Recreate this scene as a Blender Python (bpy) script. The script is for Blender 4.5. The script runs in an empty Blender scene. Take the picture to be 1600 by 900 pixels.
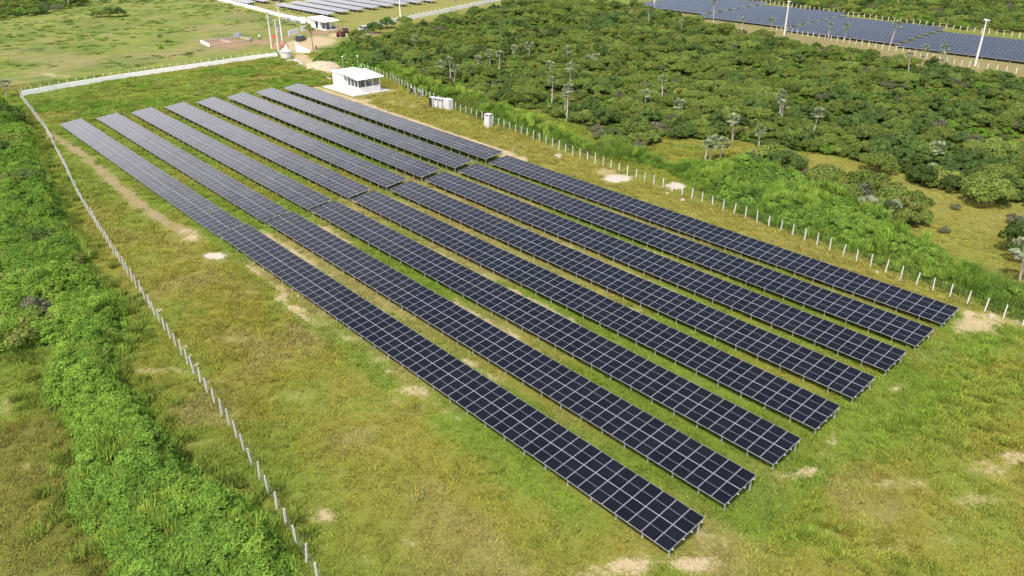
import bpy, math, random
import numpy as np
from mathutils import Vector, Matrix

R = math.radians
random.seed(11)
rng = np.random.default_rng(5)
S = bpy.context.scene
COL = S.collection

# ------------------------------------------------------------------ site frame
# x runs across the table rows, y along them, z up; the ground rises gently with y
SL = 0.0065
def gz(x, y): return SL * y

CAM = np.array([-31.78, -20.35, 37.8]); YAW, PITCH, FOC = R(42.0), R(26.55), 1201.0
_F = np.array([math.sin(YAW)*math.cos(PITCH), math.cos(YAW)*math.cos(PITCH), -math.sin(PITCH)])
_Rt = np.array([math.cos(YAW), -math.sin(YAW), 0.0]); _U = np.cross(_Rt, _F)
def G(px, py, h=0.0):
    """survey: photo pixel (1600 x 900) -> point h metres above the ground plane"""
    d = _F + _Rt*(px-800)/FOC + _U*(450-py)/FOC
    t = (h + SL*CAM[1] - CAM[2])/(d[2]-SL*d[1])
    p = CAM + t*d
    return float(p[0]), float(p[1])
KS = 37.8/37.5
def WS(x, y): return CAM[0]+(x-CAM[0])*KS, CAM[1]+(y-CAM[1])*KS
def GP(pts, h=0.0): return np.array([G(a, b, h) for a, b in pts])

# ------------------------------------------------------------------ noise
def _hash(i, j, s):
    n = (i.astype(np.int64)*374761393 + j.astype(np.int64)*668265263 + s*974711) & 0xFFFFFFFF
    n = ((n ^ (n >> 13))*1274126177) & 0xFFFFFFFF
    n = (n ^ (n >> 16)) & 0xFFFFFFFF
    return n.astype(np.float64)/4294967295.0
def vnoise(x, y, s=0):
    i, j = np.floor(x), np.floor(y); fx, fy = x-i, y-j
    fx = fx*fx*(3-2*fx); fy = fy*fy*(3-2*fy)
    a, b = _hash(i, j, s), _hash(i+1, j, s); c, d = _hash(i, j+1, s), _hash(i+1, j+1, s)
    return (a*(1-fx)+b*fx)*(1-fy) + (c*(1-fx)+d*fx)*fy
def fbm(x, y, scale, octv=4, s=0):
    v = 0; a = .5; t = 0
    for o in range(octv):
        v = v + a*vnoise(x/scale*2**o + 13.7*o, y/scale*2**o - 7.1*o, s+o); t += a; a *= .55
    return v/t
def sst(a, b, x):
    t = np.clip((x-a)/(b-a), 0, 1); return t*t*(3-2*t)
def mix(a, b, t): return a*(1-t[..., None]) + np.asarray(b)*t[..., None]

def inside(poly, x, y):
    poly = np.asarray(poly); r = np.zeros(x.shape, bool); n = len(poly); j = n-1
    for i in range(n):
        xi, yi = poly[i]; xj, yj = poly[j]
        c = ((yi > y) != (yj > y)) & (x < (xj-xi)*(y-yi)/((yj-yi) if yj != yi else 1e-9) + xi)
        r ^= c; j = i
    return r
def pdist(poly, x, y, closed=True):
    poly = np.asarray(poly); best = np.full(x.shape, 1e9); n = len(poly)
    for i in range(n if closed else n-1):
        a, b = poly[i], poly[(i+1) % n]; ab = b-a; L = ab@ab+1e-12
        t = np.clip(((x-a[0])*ab[0]+(y-a[1])*ab[1])/L, 0, 1)
        best = np.minimum(best, np.hypot(x-a[0]-t*ab[0], y-a[1]-t*ab[1]))
    return best

# ------------------------------------------------------------------ object helpers
class MB:
    def __init__(s): s.v = []; s.f = []; s.m = []; s.uv = []
    def face(s, pts, m=0, uv=None):
        n = len(s.v); s.v += [tuple(p) for p in pts]; s.f.append(tuple(range(n, n+len(pts)))); s.m.append(m)
        s.uv += list(uv) if uv else [(0, 0)]*len(pts)
    def box(s, c, d, rot=None, m=0, taper=1.0):
        c = Vector(c); hx, hy, hz = d[0]/2, d[1]/2, d[2]/2
        P = []
        for z in (-hz, hz):
            k = taper if z > 0 else 1.0
            for x, y in ((-hx, -hy), (hx, -hy), (hx, hy), (-hx, hy)):
                p = Vector((x*k, y*k, z))
                if rot: p = rot @ p
                P.append(p+c)
        for q in ((3, 2, 1, 0), (4, 5, 6, 7), (0, 1, 5, 4), (1, 2, 6, 5), (2, 3, 7, 6), (3, 0, 4, 7)):
            s.face([P[i] for i in q], m)
    def tube(s, p0, p1, r0, r1=None, n=8, m=0, cap=True):
        r1 = r0 if r1 is None else r1
        p0, p1 = Vector(p0), Vector(p1); d = (p1-p0).normalized()
        a = d.orthogonal().normalized(); b = d.cross(a)
        A = [p0+(a*math.cos(2*math.pi*i/n)+b*math.sin(2*math.pi*i/n))*r0 for i in range(n)]
        B = [p1+(a*math.cos(2*math.pi*i/n)+b*math.sin(2*math.pi*i/n))*r1 for i in range(n)]
        for i in range(n):
            j = (i+1) % n; s.face([A[i], A[j], B[j], B[i]], m)
        if cap: s.face(B, m); s.face(A[::-1], m)
    def prism(s, prof, y0, y1, m=0, taper=None):
        """profile in (x, z) run from y0 to y1"""
        A = [Vector((x, y0, z)) for x, z in prof]; B = [Vector((x, y1, z)) for x, z in prof]
        n = len(prof)
        for i in range(n):
            j = (i+1) % n; s.face([A[i], A[j], B[j], B[i]], m)
        s.face(A[::-1], m); s.face(B, m)
    def mesh(s, name, mats, smooth=False):
        me = bpy.data.meshes.new(name); me.from_pydata(s.v, [], s.f)
        for m in (mats if isinstance(mats, (list, tuple)) else [mats]): me.materials.append(m)
        me.polygons.foreach_set('material_index', s.m)
        u = me.uv_layers.new(name='UVMap'); u.data.foreach_set('uv', np.array(s.uv, np.float32).ravel())
        if smooth: me.polygons.foreach_set('use_smooth', [True]*len(s.f))
        me.update(); return me
    def build(s, name, mats, parent=None, loc=(0, 0, 0), rot=(0, 0, 0), smooth=False):
        return link(name, s.mesh(name, mats, smooth), parent, loc, rot)
def link(name, me, parent=None, loc=(0, 0, 0), rot=(0, 0, 0)):
    o = bpy.data.objects.new(name, me); COL.objects.link(o)
    o.location = loc; o.rotation_euler = rot
    if parent: o.parent = parent
    return o
def tag(o, label=None, cat=None, group=None, kind=None):
    if label: o['label'] = label
    if cat: o['category'] = cat
    if group: o['group'] = group
    if kind: o['kind'] = kind
    return o
def empty(name, loc, label, cat, group=None, rot=0.0):
    o = link(name, None, None, loc, (0, 0, rot)); o.empty_display_size = .3
    return tag(o, label, cat, group)
def copy_part(o, parent, loc=None, rot=None):
    c = o.copy(); COL.objects.link(c); c.parent = parent
    if loc is not None: c.location = loc
    if rot is not None: c.rotation_euler = rot
    return c
def dup(root, loc, rot=0.0, scale=1.0, label=None, group=None):
    c = root.copy(); COL.objects.link(c); c.location = loc; c.rotation_euler = (0, 0, rot); c.scale = (scale,)*3
    if label: c['label'] = label
    if group: c['group'] = group
    for ch in list(root.children):
        d = ch.copy(); COL.objects.link(d); d.parent = c
        for g in list(ch.children):
            e = g.copy(); COL.objects.link(e); e.parent = d
    return c

# ------------------------------------------------------------------ materials
def new_mat(name):
    m = bpy.data.materials.new(name); m.use_nodes = True; nt = m.node_tree
    for n in list(nt.nodes): nt.nodes.remove(n)
    out = nt.nodes.new('ShaderNodeOutputMaterial'); return m, nt, out
def N(nt, t, **kw):
    n = nt.nodes.new(t)
    for k, v in kw.items():
        if k.startswith('i_'): n.inputs[k[2:].replace('_', ' ')].default_value = v
        else: setattr(n, k, v)
    return n
def math_n(nt, op, a, b=None, c=None, clamp=False):
    n = nt.nodes.new('ShaderNodeMath'); n.operation = op; n.use_clamp = clamp
    for i, v in enumerate((a, b, c)):
        if v is None: continue
        if isinstance(v, (int, float)): n.inputs[i].default_value = v
        else: nt.links.new(v, n.inputs[i])
    return n.outputs[0]
def mixc(nt, f, a, b, bt='MIX'):
    n = nt.nodes.new('ShaderNodeMix'); n.data_type = 'RGBA'; n.blend_type = bt
    for s, v in ((n.inputs[0], f), (n.inputs[6], a), (n.inputs[7], b)):
        if isinstance(v, (int, float)): s.default_value = v
        elif isinstance(v, (tuple, list)): s.default_value = (*v, 1) if len(v) == 3 else v
        else: nt.links.new(v, s)
    return n.outputs[2]
def ramp(nt, f, a, b):
    n = nt.nodes.new('ShaderNodeMapRange'); n.clamp = True; n.interpolation_type = 'SMOOTHSTEP'
    nt.links.new(f, n.inputs[0]); n.inputs[1].default_value = a; n.inputs[2].default_value = b
    return n.outputs[0]
def noise(nt, scale, detail=4, vec=None, rough=.6):
    n = nt.nodes.new('ShaderNodeTexNoise'); n.inputs['Scale'].default_value = scale; n.inputs['Detail'].default_value = detail
    n.inputs['Roughness'].default_value = rough
    if vec is not None: nt.links.new(vec, n.inputs['Vector'])
    return n.outputs['Fac']
def obj_coord(nt): return nt.nodes.new('ShaderNodeTexCoord').outputs['Object']
def solid(name, col, rough=.6, metal=0.0, var=.18, scale=3.0, spec=.4, dirt=None):
    m, nt, out = new_mat(name)
    p = N(nt, 'ShaderNodeBsdfPrincipled'); p.inputs['Roughness'].default_value = rough; p.inputs['Metallic'].default_value = metal
    p.inputs['Specular IOR Level'].default_value = spec
    f = noise(nt, scale, 5, obj_coord(nt))
    c = mixc(nt, ramp(nt, f, .3, .7), tuple(v*(1-var) for v in col), tuple(min(1, v*(1+var)) for v in col))
    if dirt:
        f2 = noise(nt, scale*.6, 6, obj_coord(nt), .7)
        c = mixc(nt, math_n(nt, 'MULTIPLY', ramp(nt, f2, .5, .75), .6), c, dirt)
    nt.links.new(c, p.inputs['Base Color']); nt.links.new(p.outputs[0], out.inputs[0]); return m

def leaf_mat(name, base, jit=.35, hue=(0, 0, 0), mode='OBJECT', trans=.4):
    """foliage: tint from the instancer or from the object, small leaf to leaf variation"""
    m, nt, out = new_mat(name)
    at = N(nt, 'ShaderNodeAttribute', attribute_name='leaf', attribute_type='GEOMETRY')
    if mode == 'INST':
        a = N(nt, 'ShaderNodeAttribute', attribute_name='tint', attribute_type='INSTANCER'); c = a.outputs['Color']
    else:
        oi = N(nt, 'ShaderNodeObjectInfo')
        c = mixc(nt, oi.outputs['Random'], tuple(v*(1-jit) for v in base), tuple(min(1, v*(1+jit)) for v in base))
        r2 = math_n(nt, 'FRACT', math_n(nt, 'MULTIPLY', oi.outputs['Random'], 17.31))
        c = mixc(nt, math_n(nt, 'MULTIPLY', r2, .6), c, hue if any(hue) else base)
    g = math_n(nt, 'MULTIPLY_ADD', at.outputs['Fac'], .45, .78)
    hs = N(nt, 'ShaderNodeVectorMath', operation='SCALE'); nt.links.new(c, hs.inputs[0]); nt.links.new(g, hs.inputs['Scale'])
    d = N(nt, 'ShaderNodeBsdfDiffuse'); t = N(nt, 'ShaderNodeBsdfTranslucent'); mx = N(nt, 'ShaderNodeMixShader'); mx.inputs[0].default_value = trans
    nt.links.new(hs.outputs[0], d.inputs[0]); nt.links.new(hs.outputs[0], t.inputs[0])
    nt.links.new(d.outputs[0], mx.inputs[1]); nt.links.new(t.outputs[0], mx.inputs[2]); nt.links.new(mx.outputs[0], out.inputs[0])
    return m

M = {}
M['galv'] = solid('galvanised steel', (.5, .5, .49), .45, .3, .12, 2)
M['alu'] = solid('aluminium frame', (.62, .63, .65), .4, .3, .06, 1)
M['post'] = solid('concrete post', (.56, .55, .51), .85, 0, .12, 4, .2, (.34, .32, .26))
M['white'] = solid('white plaster', (.82, .82, .8), .8, 0, .04, 1.2, .2, (.62, .6, .55))
M['wall'] = solid('whitewashed wall', (.84, .83, .79), .85, 0, .05, .8, .2, (.6, .58, .5))
M['roof'] = solid('white roof sheet', (.84, .84, .84), .5, 0, .03, .5)
M['conc'] = solid('concrete', (.5, .49, .46), .9, 0, .15, .9, .2, (.3, .28, .24))
M['dark'] = solid('dark opening', (.03, .03, .035), .8)
M['mesh'] = solid('grey screen', (.2, .2, .2), .7, 0, .3, 6)
M['wire'] = solid('wire', (.3, .3, .29), .5, .5)
M['pole'] = solid('pole concrete', (.62, .6, .55), .85, 0, .08, 1, .2)
M['black'] = solid('black rubber', (.02, .02, .02), .8)
M['glassd'] = solid('car glass', (.015, .02, .022), .08, 0, .1, 1, .6)
M['carton'] = solid('pale carton', (.52, .51, .50), .85, 0, .08, 2, .2, (.5, .48, .45))
M['blackl'] = solid('black print', (.02, .02, .02), .6)
M['red'] = solid('red paint', (.36, .04, .035), .45)
M['orange'] = solid('orange brick', (.30, .16, .10), .9, 0, .3, 3)
M['blue'] = solid('blue tarp', (.22, .28, .42), .6)
M['sand'] = solid('sand', (.38, .31, .22), .95, 0, .2, 1.2, .1, (.28, .21, .13))
M['trunk'] = solid('pale palm trunk', (.42, .38, .31), .9, 0, .25, 3, .1)
M['bark'] = solid('bark', (.2, .16, .12), .9, 0, .25, 3, .1)
M['brick'] = solid('pinkish blockwork', (.40, .33, .28), .9, 0, .2, 2, .1)
M['bluep'] = solid('faint blue print', (.45, .55, .78), .7)
M['pinkp'] = solid('faint pink print', (.74, .56, .68), .7)
M['skin'] = solid('skin', (.25, .14, .09), .6)

def panel_mat(name='solar module glass'):
    m, nt, out = new_mat(name)
    tc = N(nt, 'ShaderNodeTexCoord'); sp = N(nt, 'ShaderNodeSeparateXYZ'); nt.links.new(tc.outputs['UV'], sp.inputs[0])
    u = math_n(nt, 'FRACT', sp.outputs[0]); v = math_n(nt, 'FRACT', sp.outputs[1])
    def edge(c, w): return math_n(nt, 'GREATER_THAN', math_n(nt, 'ABSOLUTE', math_n(nt, 'SUBTRACT', c, .5)), .5-w)
    fr = math_n(nt, 'MAXIMUM', edge(u, .0138), edge(v, .0082))
    half = math_n(nt, 'LESS_THAN', math_n(nt, 'ABSOLUTE', math_n(nt, 'SUBTRACT', v, .5)), .0065)
    us = math_n(nt, 'FRACT', math_n(nt, 'MULTIPLY_ADD', math_n(nt, 'SUBTRACT', u, .5), 6.3, .5+3.0))
    cl = math_n(nt, 'GREATER_THAN', math_n(nt, 'ABSOLUTE', math_n(nt, 'SUBTRACT', us, .5)), .475)
    n1 = noise(nt, .35, 2, tc.outputs['Object'])
    oi = N(nt, 'ShaderNodeObjectInfo')
    cell = mixc(nt, oi.outputs['Random'], (.0030, .0031, .0050), (.0052, .0054, .0080))
    c = mixc(nt, math_n(nt, 'MULTIPLY', cl, .22), cell, (.25, .26, .30))
    c = mixc(nt, math_n(nt, 'MULTIPLY', half, .45), c, (.5, .52, .56))
    glass = N(nt, 'ShaderNodeBsdfPrincipled'); nt.links.new(c, glass.inputs['Base Color'])
    rn = math_n(nt, 'MULTIPLY_ADD', n1, .06, .03); nt.links.new(rn, glass.inputs['Roughness'])
    glass.inputs['IOR'].default_value = 1.34; glass.inputs['Specular IOR Level'].default_value = .5
    fp = N(nt, 'ShaderNodeBsdfPrincipled'); fp.inputs['Base Color'].default_value = (.35, .36, .39, 1); fp.inputs['Roughness'].default_value = .45; fp.inputs['Metallic'].default_value = .15
    mx = N(nt, 'ShaderNodeMixShader'); nt.links.new(fr, mx.inputs[0]); nt.links.new(glass.outputs[0], mx.inputs[1]); nt.links.new(fp.outputs[0], mx.inputs[2])
    nt.links.new(mx.outputs[0], out.inputs[0]); return m
M['panel'] = panel_mat()

# ------------------------------------------------------------------ regions of the site (surveyed outlines)
forest_poly = GP([(500, 92), (520, 100), (560, 103), (600, 110), (640, 114), (690, 134), (745, 151), (800, 166), (850, 178), (905, 196),
    (935, 216), (960, 232), (1000, 234), (1040, 216), (1090, 218), (1140, 216), (1180, 226), (1215, 234), (1290, 240), (1345, 254), (1400, 264),
    (1430, 285), (1490, 305), (1560, 320), (1600, 324), (1760, 350), (1800, 190), (1600, 132), (1520, 119), (1430, 106), (1380, 95),
    (1300, 81), (1230, 72), (1150, 53), (1050, 28), (1000, 14), (900, 5), (820, 5), (745, 22), (665, 40), (615, 55), (565, 70), (530, 80)])
left_thicket = GP([(18, 165), (34, 178), (56, 212), (70, 262), (90, 300), (108, 350), (132, 389), (150, 432), (172, 452), (194, 466), (196, 532),
    (182, 560), (176, 573), (204, 606), (228, 628), (255, 674), (280, 704), (307, 732), (326, 754), (350, 772), (386, 776), (418, 795),
    (432, 830), (452, 866), (466, 905), (480, 980), (190, 990), (178, 900), (180, 865), (150, 826), (110, 800), (106, 750), (116, 720), (113, 690),
    (116, 672), (96, 640), (68, 615), (70, 560), (100, 528), (50, 536), (0, 548), (-160, 570), (-160, 158)], .7)
right_grass = GP([(600, 114), (640, 138), (700, 163), (760, 187), (800, 199), (850, 218), (900, 232), (950, 246), (1000, 252), (1040, 262), (1075, 282),
    (1110, 305), (1160, 330), (1200, 347), (1250, 364), (1300, 378), (1350, 398), (1400, 422), (1450, 442), (1500, 457), (1560, 482), (1640, 512),
    (1740, 560), (1740, 480), (1640, 462), (1590, 446), (1540, 428), (1500, 412), (1470, 392), (1430, 372), (1400, 350), (1350, 326), (1300, 304), (1240, 276),
    (1200, 268), (1130, 262), (1080, 258), (1050, 258), (1010, 238), (960, 224), (925, 228), (880, 204), (830, 188), (760, 160), (700, 142), (650, 120), (600, 98)], .3)
meadow = GP([(1205, 240), (1290, 244), (1350, 256), (1400, 268), (1440, 292), (1500, 300), (1600, 318), (1760, 340), (1760, 480), (1640, 470), (1590, 450),
    (1500, 415), (1440, 380), (1380, 350), (1310, 310), (1250, 280)])
back_slope = GP([(486, 98), (520, 82), (560, 78), (610, 106), (660, 134), (620, 128), (590, 112), (540, 108)])

# bare patches: px, py, rx, ry, strength, colour index (0 sand, 1 pale, 2 red earth, 3 straw)
BLOBS = [(289, 543, 7, 3, 1.35, 1), (293, 556, 6, 2.5, 1.2, 1), (306, 570, 7, 3, 1.35, 1), (325, 599, 7, 3, 1.3, 1), (248, 484, 6, 3, 1.2, 1), (265, 508, 6, 2.5, 1.1, 1), (388, 699, 5, 2.5, 1.1, 1), (1043, 302, 5, 2, 1.2, 1), (1067, 312, 6, 2.5, 1.2, 1), (1370, 425, 9, 3, 1.35, 1), (1402, 436, 6, 2.5, 1.2, 1), (1340, 417, 6, 2.5, 1.0, 0), (1110, 327, 5, 2, 1.1, 1), (1552, 493, 7, 3, 1.1, 1),
    (335, 400, 20, 6, 1.3, 1), (965, 279, 27, 7, 1.3, 1), (948, 270, 22, 10, .75, 3), (1056, 290, 20, 7, 1.1, 1), (873, 243, 8, 5, .8, 1),
    (812, 249, 18, 5, 1.0, 0), (790, 243, 12, 3, 1.1, 0),
    (300, 372, 16, 8, .9, 0), (290, 362, 26, 8, .75, 0), (410, 425, 30, 16, .45, 3), (440, 450, 16, 8, .5, 0), (545, 531, 22, 8, .6, 0), (590, 560, 22, 10, .6, 0), (610, 580, 12, 5, .9, 0),
    (650, 612, 36, 12, .75, 0), (690, 640, 40, 12, .5, 3), (640, 560, 20, 8, .5, 0),
    (505, 806, 34, 16, .7, 0), (540, 800, 20, 8, .55, 0), (640, 850, 18, 9, .62, 0), (572, 875, 16, 9, .55, 0), (624, 886, 8, 5, .8, 0), (780, 850, 40, 16, .45, 3), (600, 705, 40, 12, .42, 3), (620, 640, 90, 30, .35, 3),
    (985, 885, 60, 22, .75, 0), (1010, 868, 30, 10, .6, 3), (1085, 882, 55, 18, .85, 0), (1120, 850, 40, 22, .5, 3), (1100, 835, 26, 10, .6, 3), (930, 895, 60, 14, .6, 0), (830, 890, 60, 14, .5, 3),
    (1262, 735, 34, 14, .7, 0), (1285, 712, 20, 8, .6, 3), (1230, 742, 30, 12, .6, 0), (1300, 690, 18, 7, .8, 0), (1305, 678, 30, 6, .65, 0), (1400, 608, 20, 8, .75, 0), (1530, 505, 60, 22, .75, 0),
    (1512, 490, 12, 5, 1.2, 0), (1590, 505, 26, 12, .6, 0), (1356, 655, 10, 4, .7, 0), (1475, 548, 10, 4, .5, 3),
    (1405, 756, 62, 13, .62, 3), (1530, 780, 60, 14, .6, 3), (1545, 735, 60, 22, .55, 3), (1590, 715, 44, 16, .75, 0), (1470, 845, 70, 20, .45, 3), (1500, 800, 80, 30, .4, 3), (1380, 860, 120, 30, .35, 3),
    (560, 500, 120, 40, .3, 3), (280, 580, 60, 10, .5, 3), (300, 640, 30, 12, .55, 3), (255, 580, 40, 10, .5, 3), (340, 530, 60, 10, .45, 3), (470, 620, 60, 20, .4, 3), (350, 600, 70, 14, .35, 3),
    (10, 640, 30, 30, .45, 3), (40, 730, 18, 13, .5, 3), (20, 610, 20, 14, .4, 3), (240, 580, 50, 8, .6, 0), (300, 690, 26, 12, .4, 3),
    (355, 68, 48, 10, .85, 2), (400, 83, 16, 6, .5, 2), (440, 58, 50, 12, .5, 2), (500, 50, 40, 8, .8, 2), (410, 66, 30, 6, .85, 2),
    (470, 72, 34, 12, 1.2, 0), (498, 64, 30, 9, 1.2, 0), (530, 55, 20, 5, 1.2, 0), (575, 52, 24, 4, .9, 0), (470, 90, 16, 8, .9, 0), (485, 98, 24, 8, .95, 0), (505, 106, 26, 8, 1.3, 0), (535, 55, 40, 6, .6, 2),
    (92, 119, 26, 5, .65, 0), (75, 116, 14, 4, .7, 0), (82, 63, 30, 6, .5, 2), (350, 8, 16, 3, .6, 0), (375, 20, 14, 3, .7, 0), (225, 74, 12, 2, .5, 0), (160, 53, 40, 3, .55, 3), (200, 52, 40, 3, .4, 3), (50, 38, 60, 4, .5, 3), (130, 26, 30, 3, .5, 3),
    (612, 141, 14, 4, .6, 0), (572, 158, 18, 5, .8, 0), (615, 160, 30, 8, .45, 3), (650, 165, 26, 6, .5, 3), (250, 158, 20, 4, .5, 2)]
def _mkblob(b):
    px, py, rx, ry, s, k = b
    c = np.array(G(px, py)); ex = (np.array(G(px+rx, py))-np.array(G(px-rx, py)))/2; ey = (np.array(G(px, py+ry))-np.array(G(px, py-ry)))/2
    return c, np.linalg.inv(np.stack([ex, ey], 1)), s, k
BL = [_mkblob(b) for b in BLOBS]
# tracks: outline, half width in metres, strength, colour
TRACKS = [(GP([(74, 208), (84, 214), (110, 228), (150, 258), (190, 296), (228, 328), (262, 348), (290, 366)]), 1.15, .74, 4),
    (np.array([(47.6+3.9+.9, 139.5), (47.6+3.9+.9, 128), (47.2+3.9+.9, 110), (47+3.9+.8, 90), (47+3.9+.7, 72)]), .75, 1.0, 0),
    (GP([(470, 92), (480, 98), (500, 108), (515, 120)]), 1.6, .9, 0), (GP([(540, 155), (575, 166), (620, 182)]), .7, .8, 0)]
BARE = np.array([(.36, .285, .17), (.40, .355, .285), (.26, .165, .105), (.30, .25, .125), (.25, .185, .105)])

XEND = 52.0
def ground_fields(x, y):
    """albedo of the sward, bare mask, bare colour"""
    n1 = fbm(x, y, 22, 4, 1); n2 = fbm(x+3, y*1.0, 6, 4, 9); n3 = fbm(x, y, 1.7, 3, 17); n4 = fbm(x, y, 45, 3, 29)
    ol = np.array([.158, .153, .029]); gr = np.array([.114, .153, .025]); dry = np.array([.198, .173, .066]); dk = np.array([.100, .112, .020])
    c = mix(np.broadcast_to(ol, x.shape+(3,)), gr, sst(.42, .68, n1)*.8)
    c = mix(c, gr, sst(.5, .75, n2)*.6)
    c = mix(c, dry, sst(.52, .75, 1-n2)*.6*sst(.3, .6, n4))
    c = mix(c, dk, sst(.6, .8, n3)*.25)
    inrow = (x > -1) & (x < XEND-2) & (y > -3) & (y < 142)
    # lanes between the tables: straw in the middle of the site, lush further down and close under the low edges
    lane = np.mod(x, 6.331)
    lush = np.array([.094, .148, .020])
    w = sst(2.2, 6.2, np.where(lane > 3.0, lane, 0))
    s1 = sst(.35, .7, fbm(x*1.3, y*.35, 5, 3, 41))
    c = np.where(inrow[..., None], mix(c, dry*1.05, .8*(1-s1)*sst(14, 40, y)*(1-sst(66, 78, y))), c)
    c = np.where(inrow[..., None], mix(c, lush, .75*s1 + 0*y), c)
    fr = ((x > -2.6) & (x < 0.6) & (y > -2) & (y < 70))
    c = np.where(fr[..., None], mix(c, lush, .6*sst(.35, .6, fbm(x, y*.4, 5, 3, 55))), c)
    ends = ((y > -5) & (y < 1.5) & (x > -2) & (x < 54))
    c = np.where(ends[..., None], mix(c, lush, .6*sst(.3, .6, n2)), c)
    # strip beside the right fence, mown and tan
    rs = sst(0, 2, x-(48.5+.0)) * (1-sst(0, 3, x-(51.5+.103*y)))*((y > -4) & (y < 128))
    c = mix(c, np.array([.180, .165, .040]), .75*rs)
    # wet grass behind the back ends
    bk = sst(139, 146, y)*(1-sst(170, 178, y))*(x > -2)*(x < 56)
    c = mix(c, np.array([.120, .165, .030]), .7*bk*sst(.35, .6, n2))
    # pasture beyond the rear wall
    ps = sst(176, 184, y)*(x < 100)
    pc = mix(np.broadcast_to(np.array([.150, .172, .038]), x.shape+(3,)), np.array([.200, .172, .075]), sst(.48, .68, fbm(x*.7, y*.9, 13, 5, 77))*.75)
    pc = mix(pc, np.array([.062, .112, .018]), sst(.47, .62, fbm(x*.6, y*.9, 6, 5, 91))*.42)
    pc = mix(pc, np.array([.085, .110, .028]), sst(.62, .74, fbm(x*.7, y, 3.2, 4, 97))*.4)
    c = c*(1-ps[..., None]) + pc*ps[..., None]
    # foreground right: rank mixed grass
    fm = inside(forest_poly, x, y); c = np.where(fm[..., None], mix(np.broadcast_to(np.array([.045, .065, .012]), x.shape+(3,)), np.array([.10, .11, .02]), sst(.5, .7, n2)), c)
    mm = inside(meadow, x, y); c = np.where(mm[..., None], mix(np.broadcast_to(np.array([.172, .160, .036]), x.shape+(3,)), np.array([.148, .160, .034]), sst(.45, .7, n2)*.7), c)
    far = sst(180, 190, x)*(y < 190); c = mix(c, np.array([.185, .155, .070]), far*(1-sst(206, 212, x))*.9)
    c = mix(c, np.array([.13, .145, .03]), sst(206, 212, x)*(y < 190))
    tl = (x > 100)*sst(196, 200, y-.33*(x-105)-4)
    c = mix(c, np.array([.185, .180, .052]), tl*.8)
    dl = ((x < -20)*(y < 44)*1.0)
    c = mix(c, np.array([.118, .114, .028]), dl*.7*sst(.35, .6, n1))
    jit = (.88+.24*n3)*(.92+.16*n2); c = c*jit[..., None]
    b = np.zeros(x.shape); bc = np.zeros(x.shape+(3,)); bc[:] = BARE[0]
    for cc, A, s, k in BL:
        dx, dy = x-cc[0], y-cc[1]; r = np.hypot(A[0, 0]*dx+A[0, 1]*dy, A[1, 0]*dx+A[1, 1]*dy)
        m = s*(1-sst(.25, 1.5, r)); u = m > b; bc[u] = BARE[k]; b = np.maximum(b, m)
    for P, w, s, k in TRACKS:
        m = s*(1-sst(.35*w, 1.7*w, pdist(P, x, y, False))); u = m > b; bc[u] = BARE[k]; b = np.maximum(b, m)
    # pale scraped soil along the low edge of the first row and the lanes
    e = .70*np.exp(-((x+1.6)/1.1)**2)*sst(18, 30, y)*(1-sst(58, 66, y))*sst(.4, .62, fbm(x, y*.5, 4, 3, 63))
    l = .78*np.exp(-((lane-5.3)/.9)**2)*inrow*sst(14, 26, y)*(1-sst(66, 74, y))*sst(.42, .60, fbm(x, y*.6, 4, 3, 66))
    for m in (e, l):
        u = m > b; bc[u] = BARE[0]; b = np.maximum(b, m)
    return c, b, bc

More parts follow.
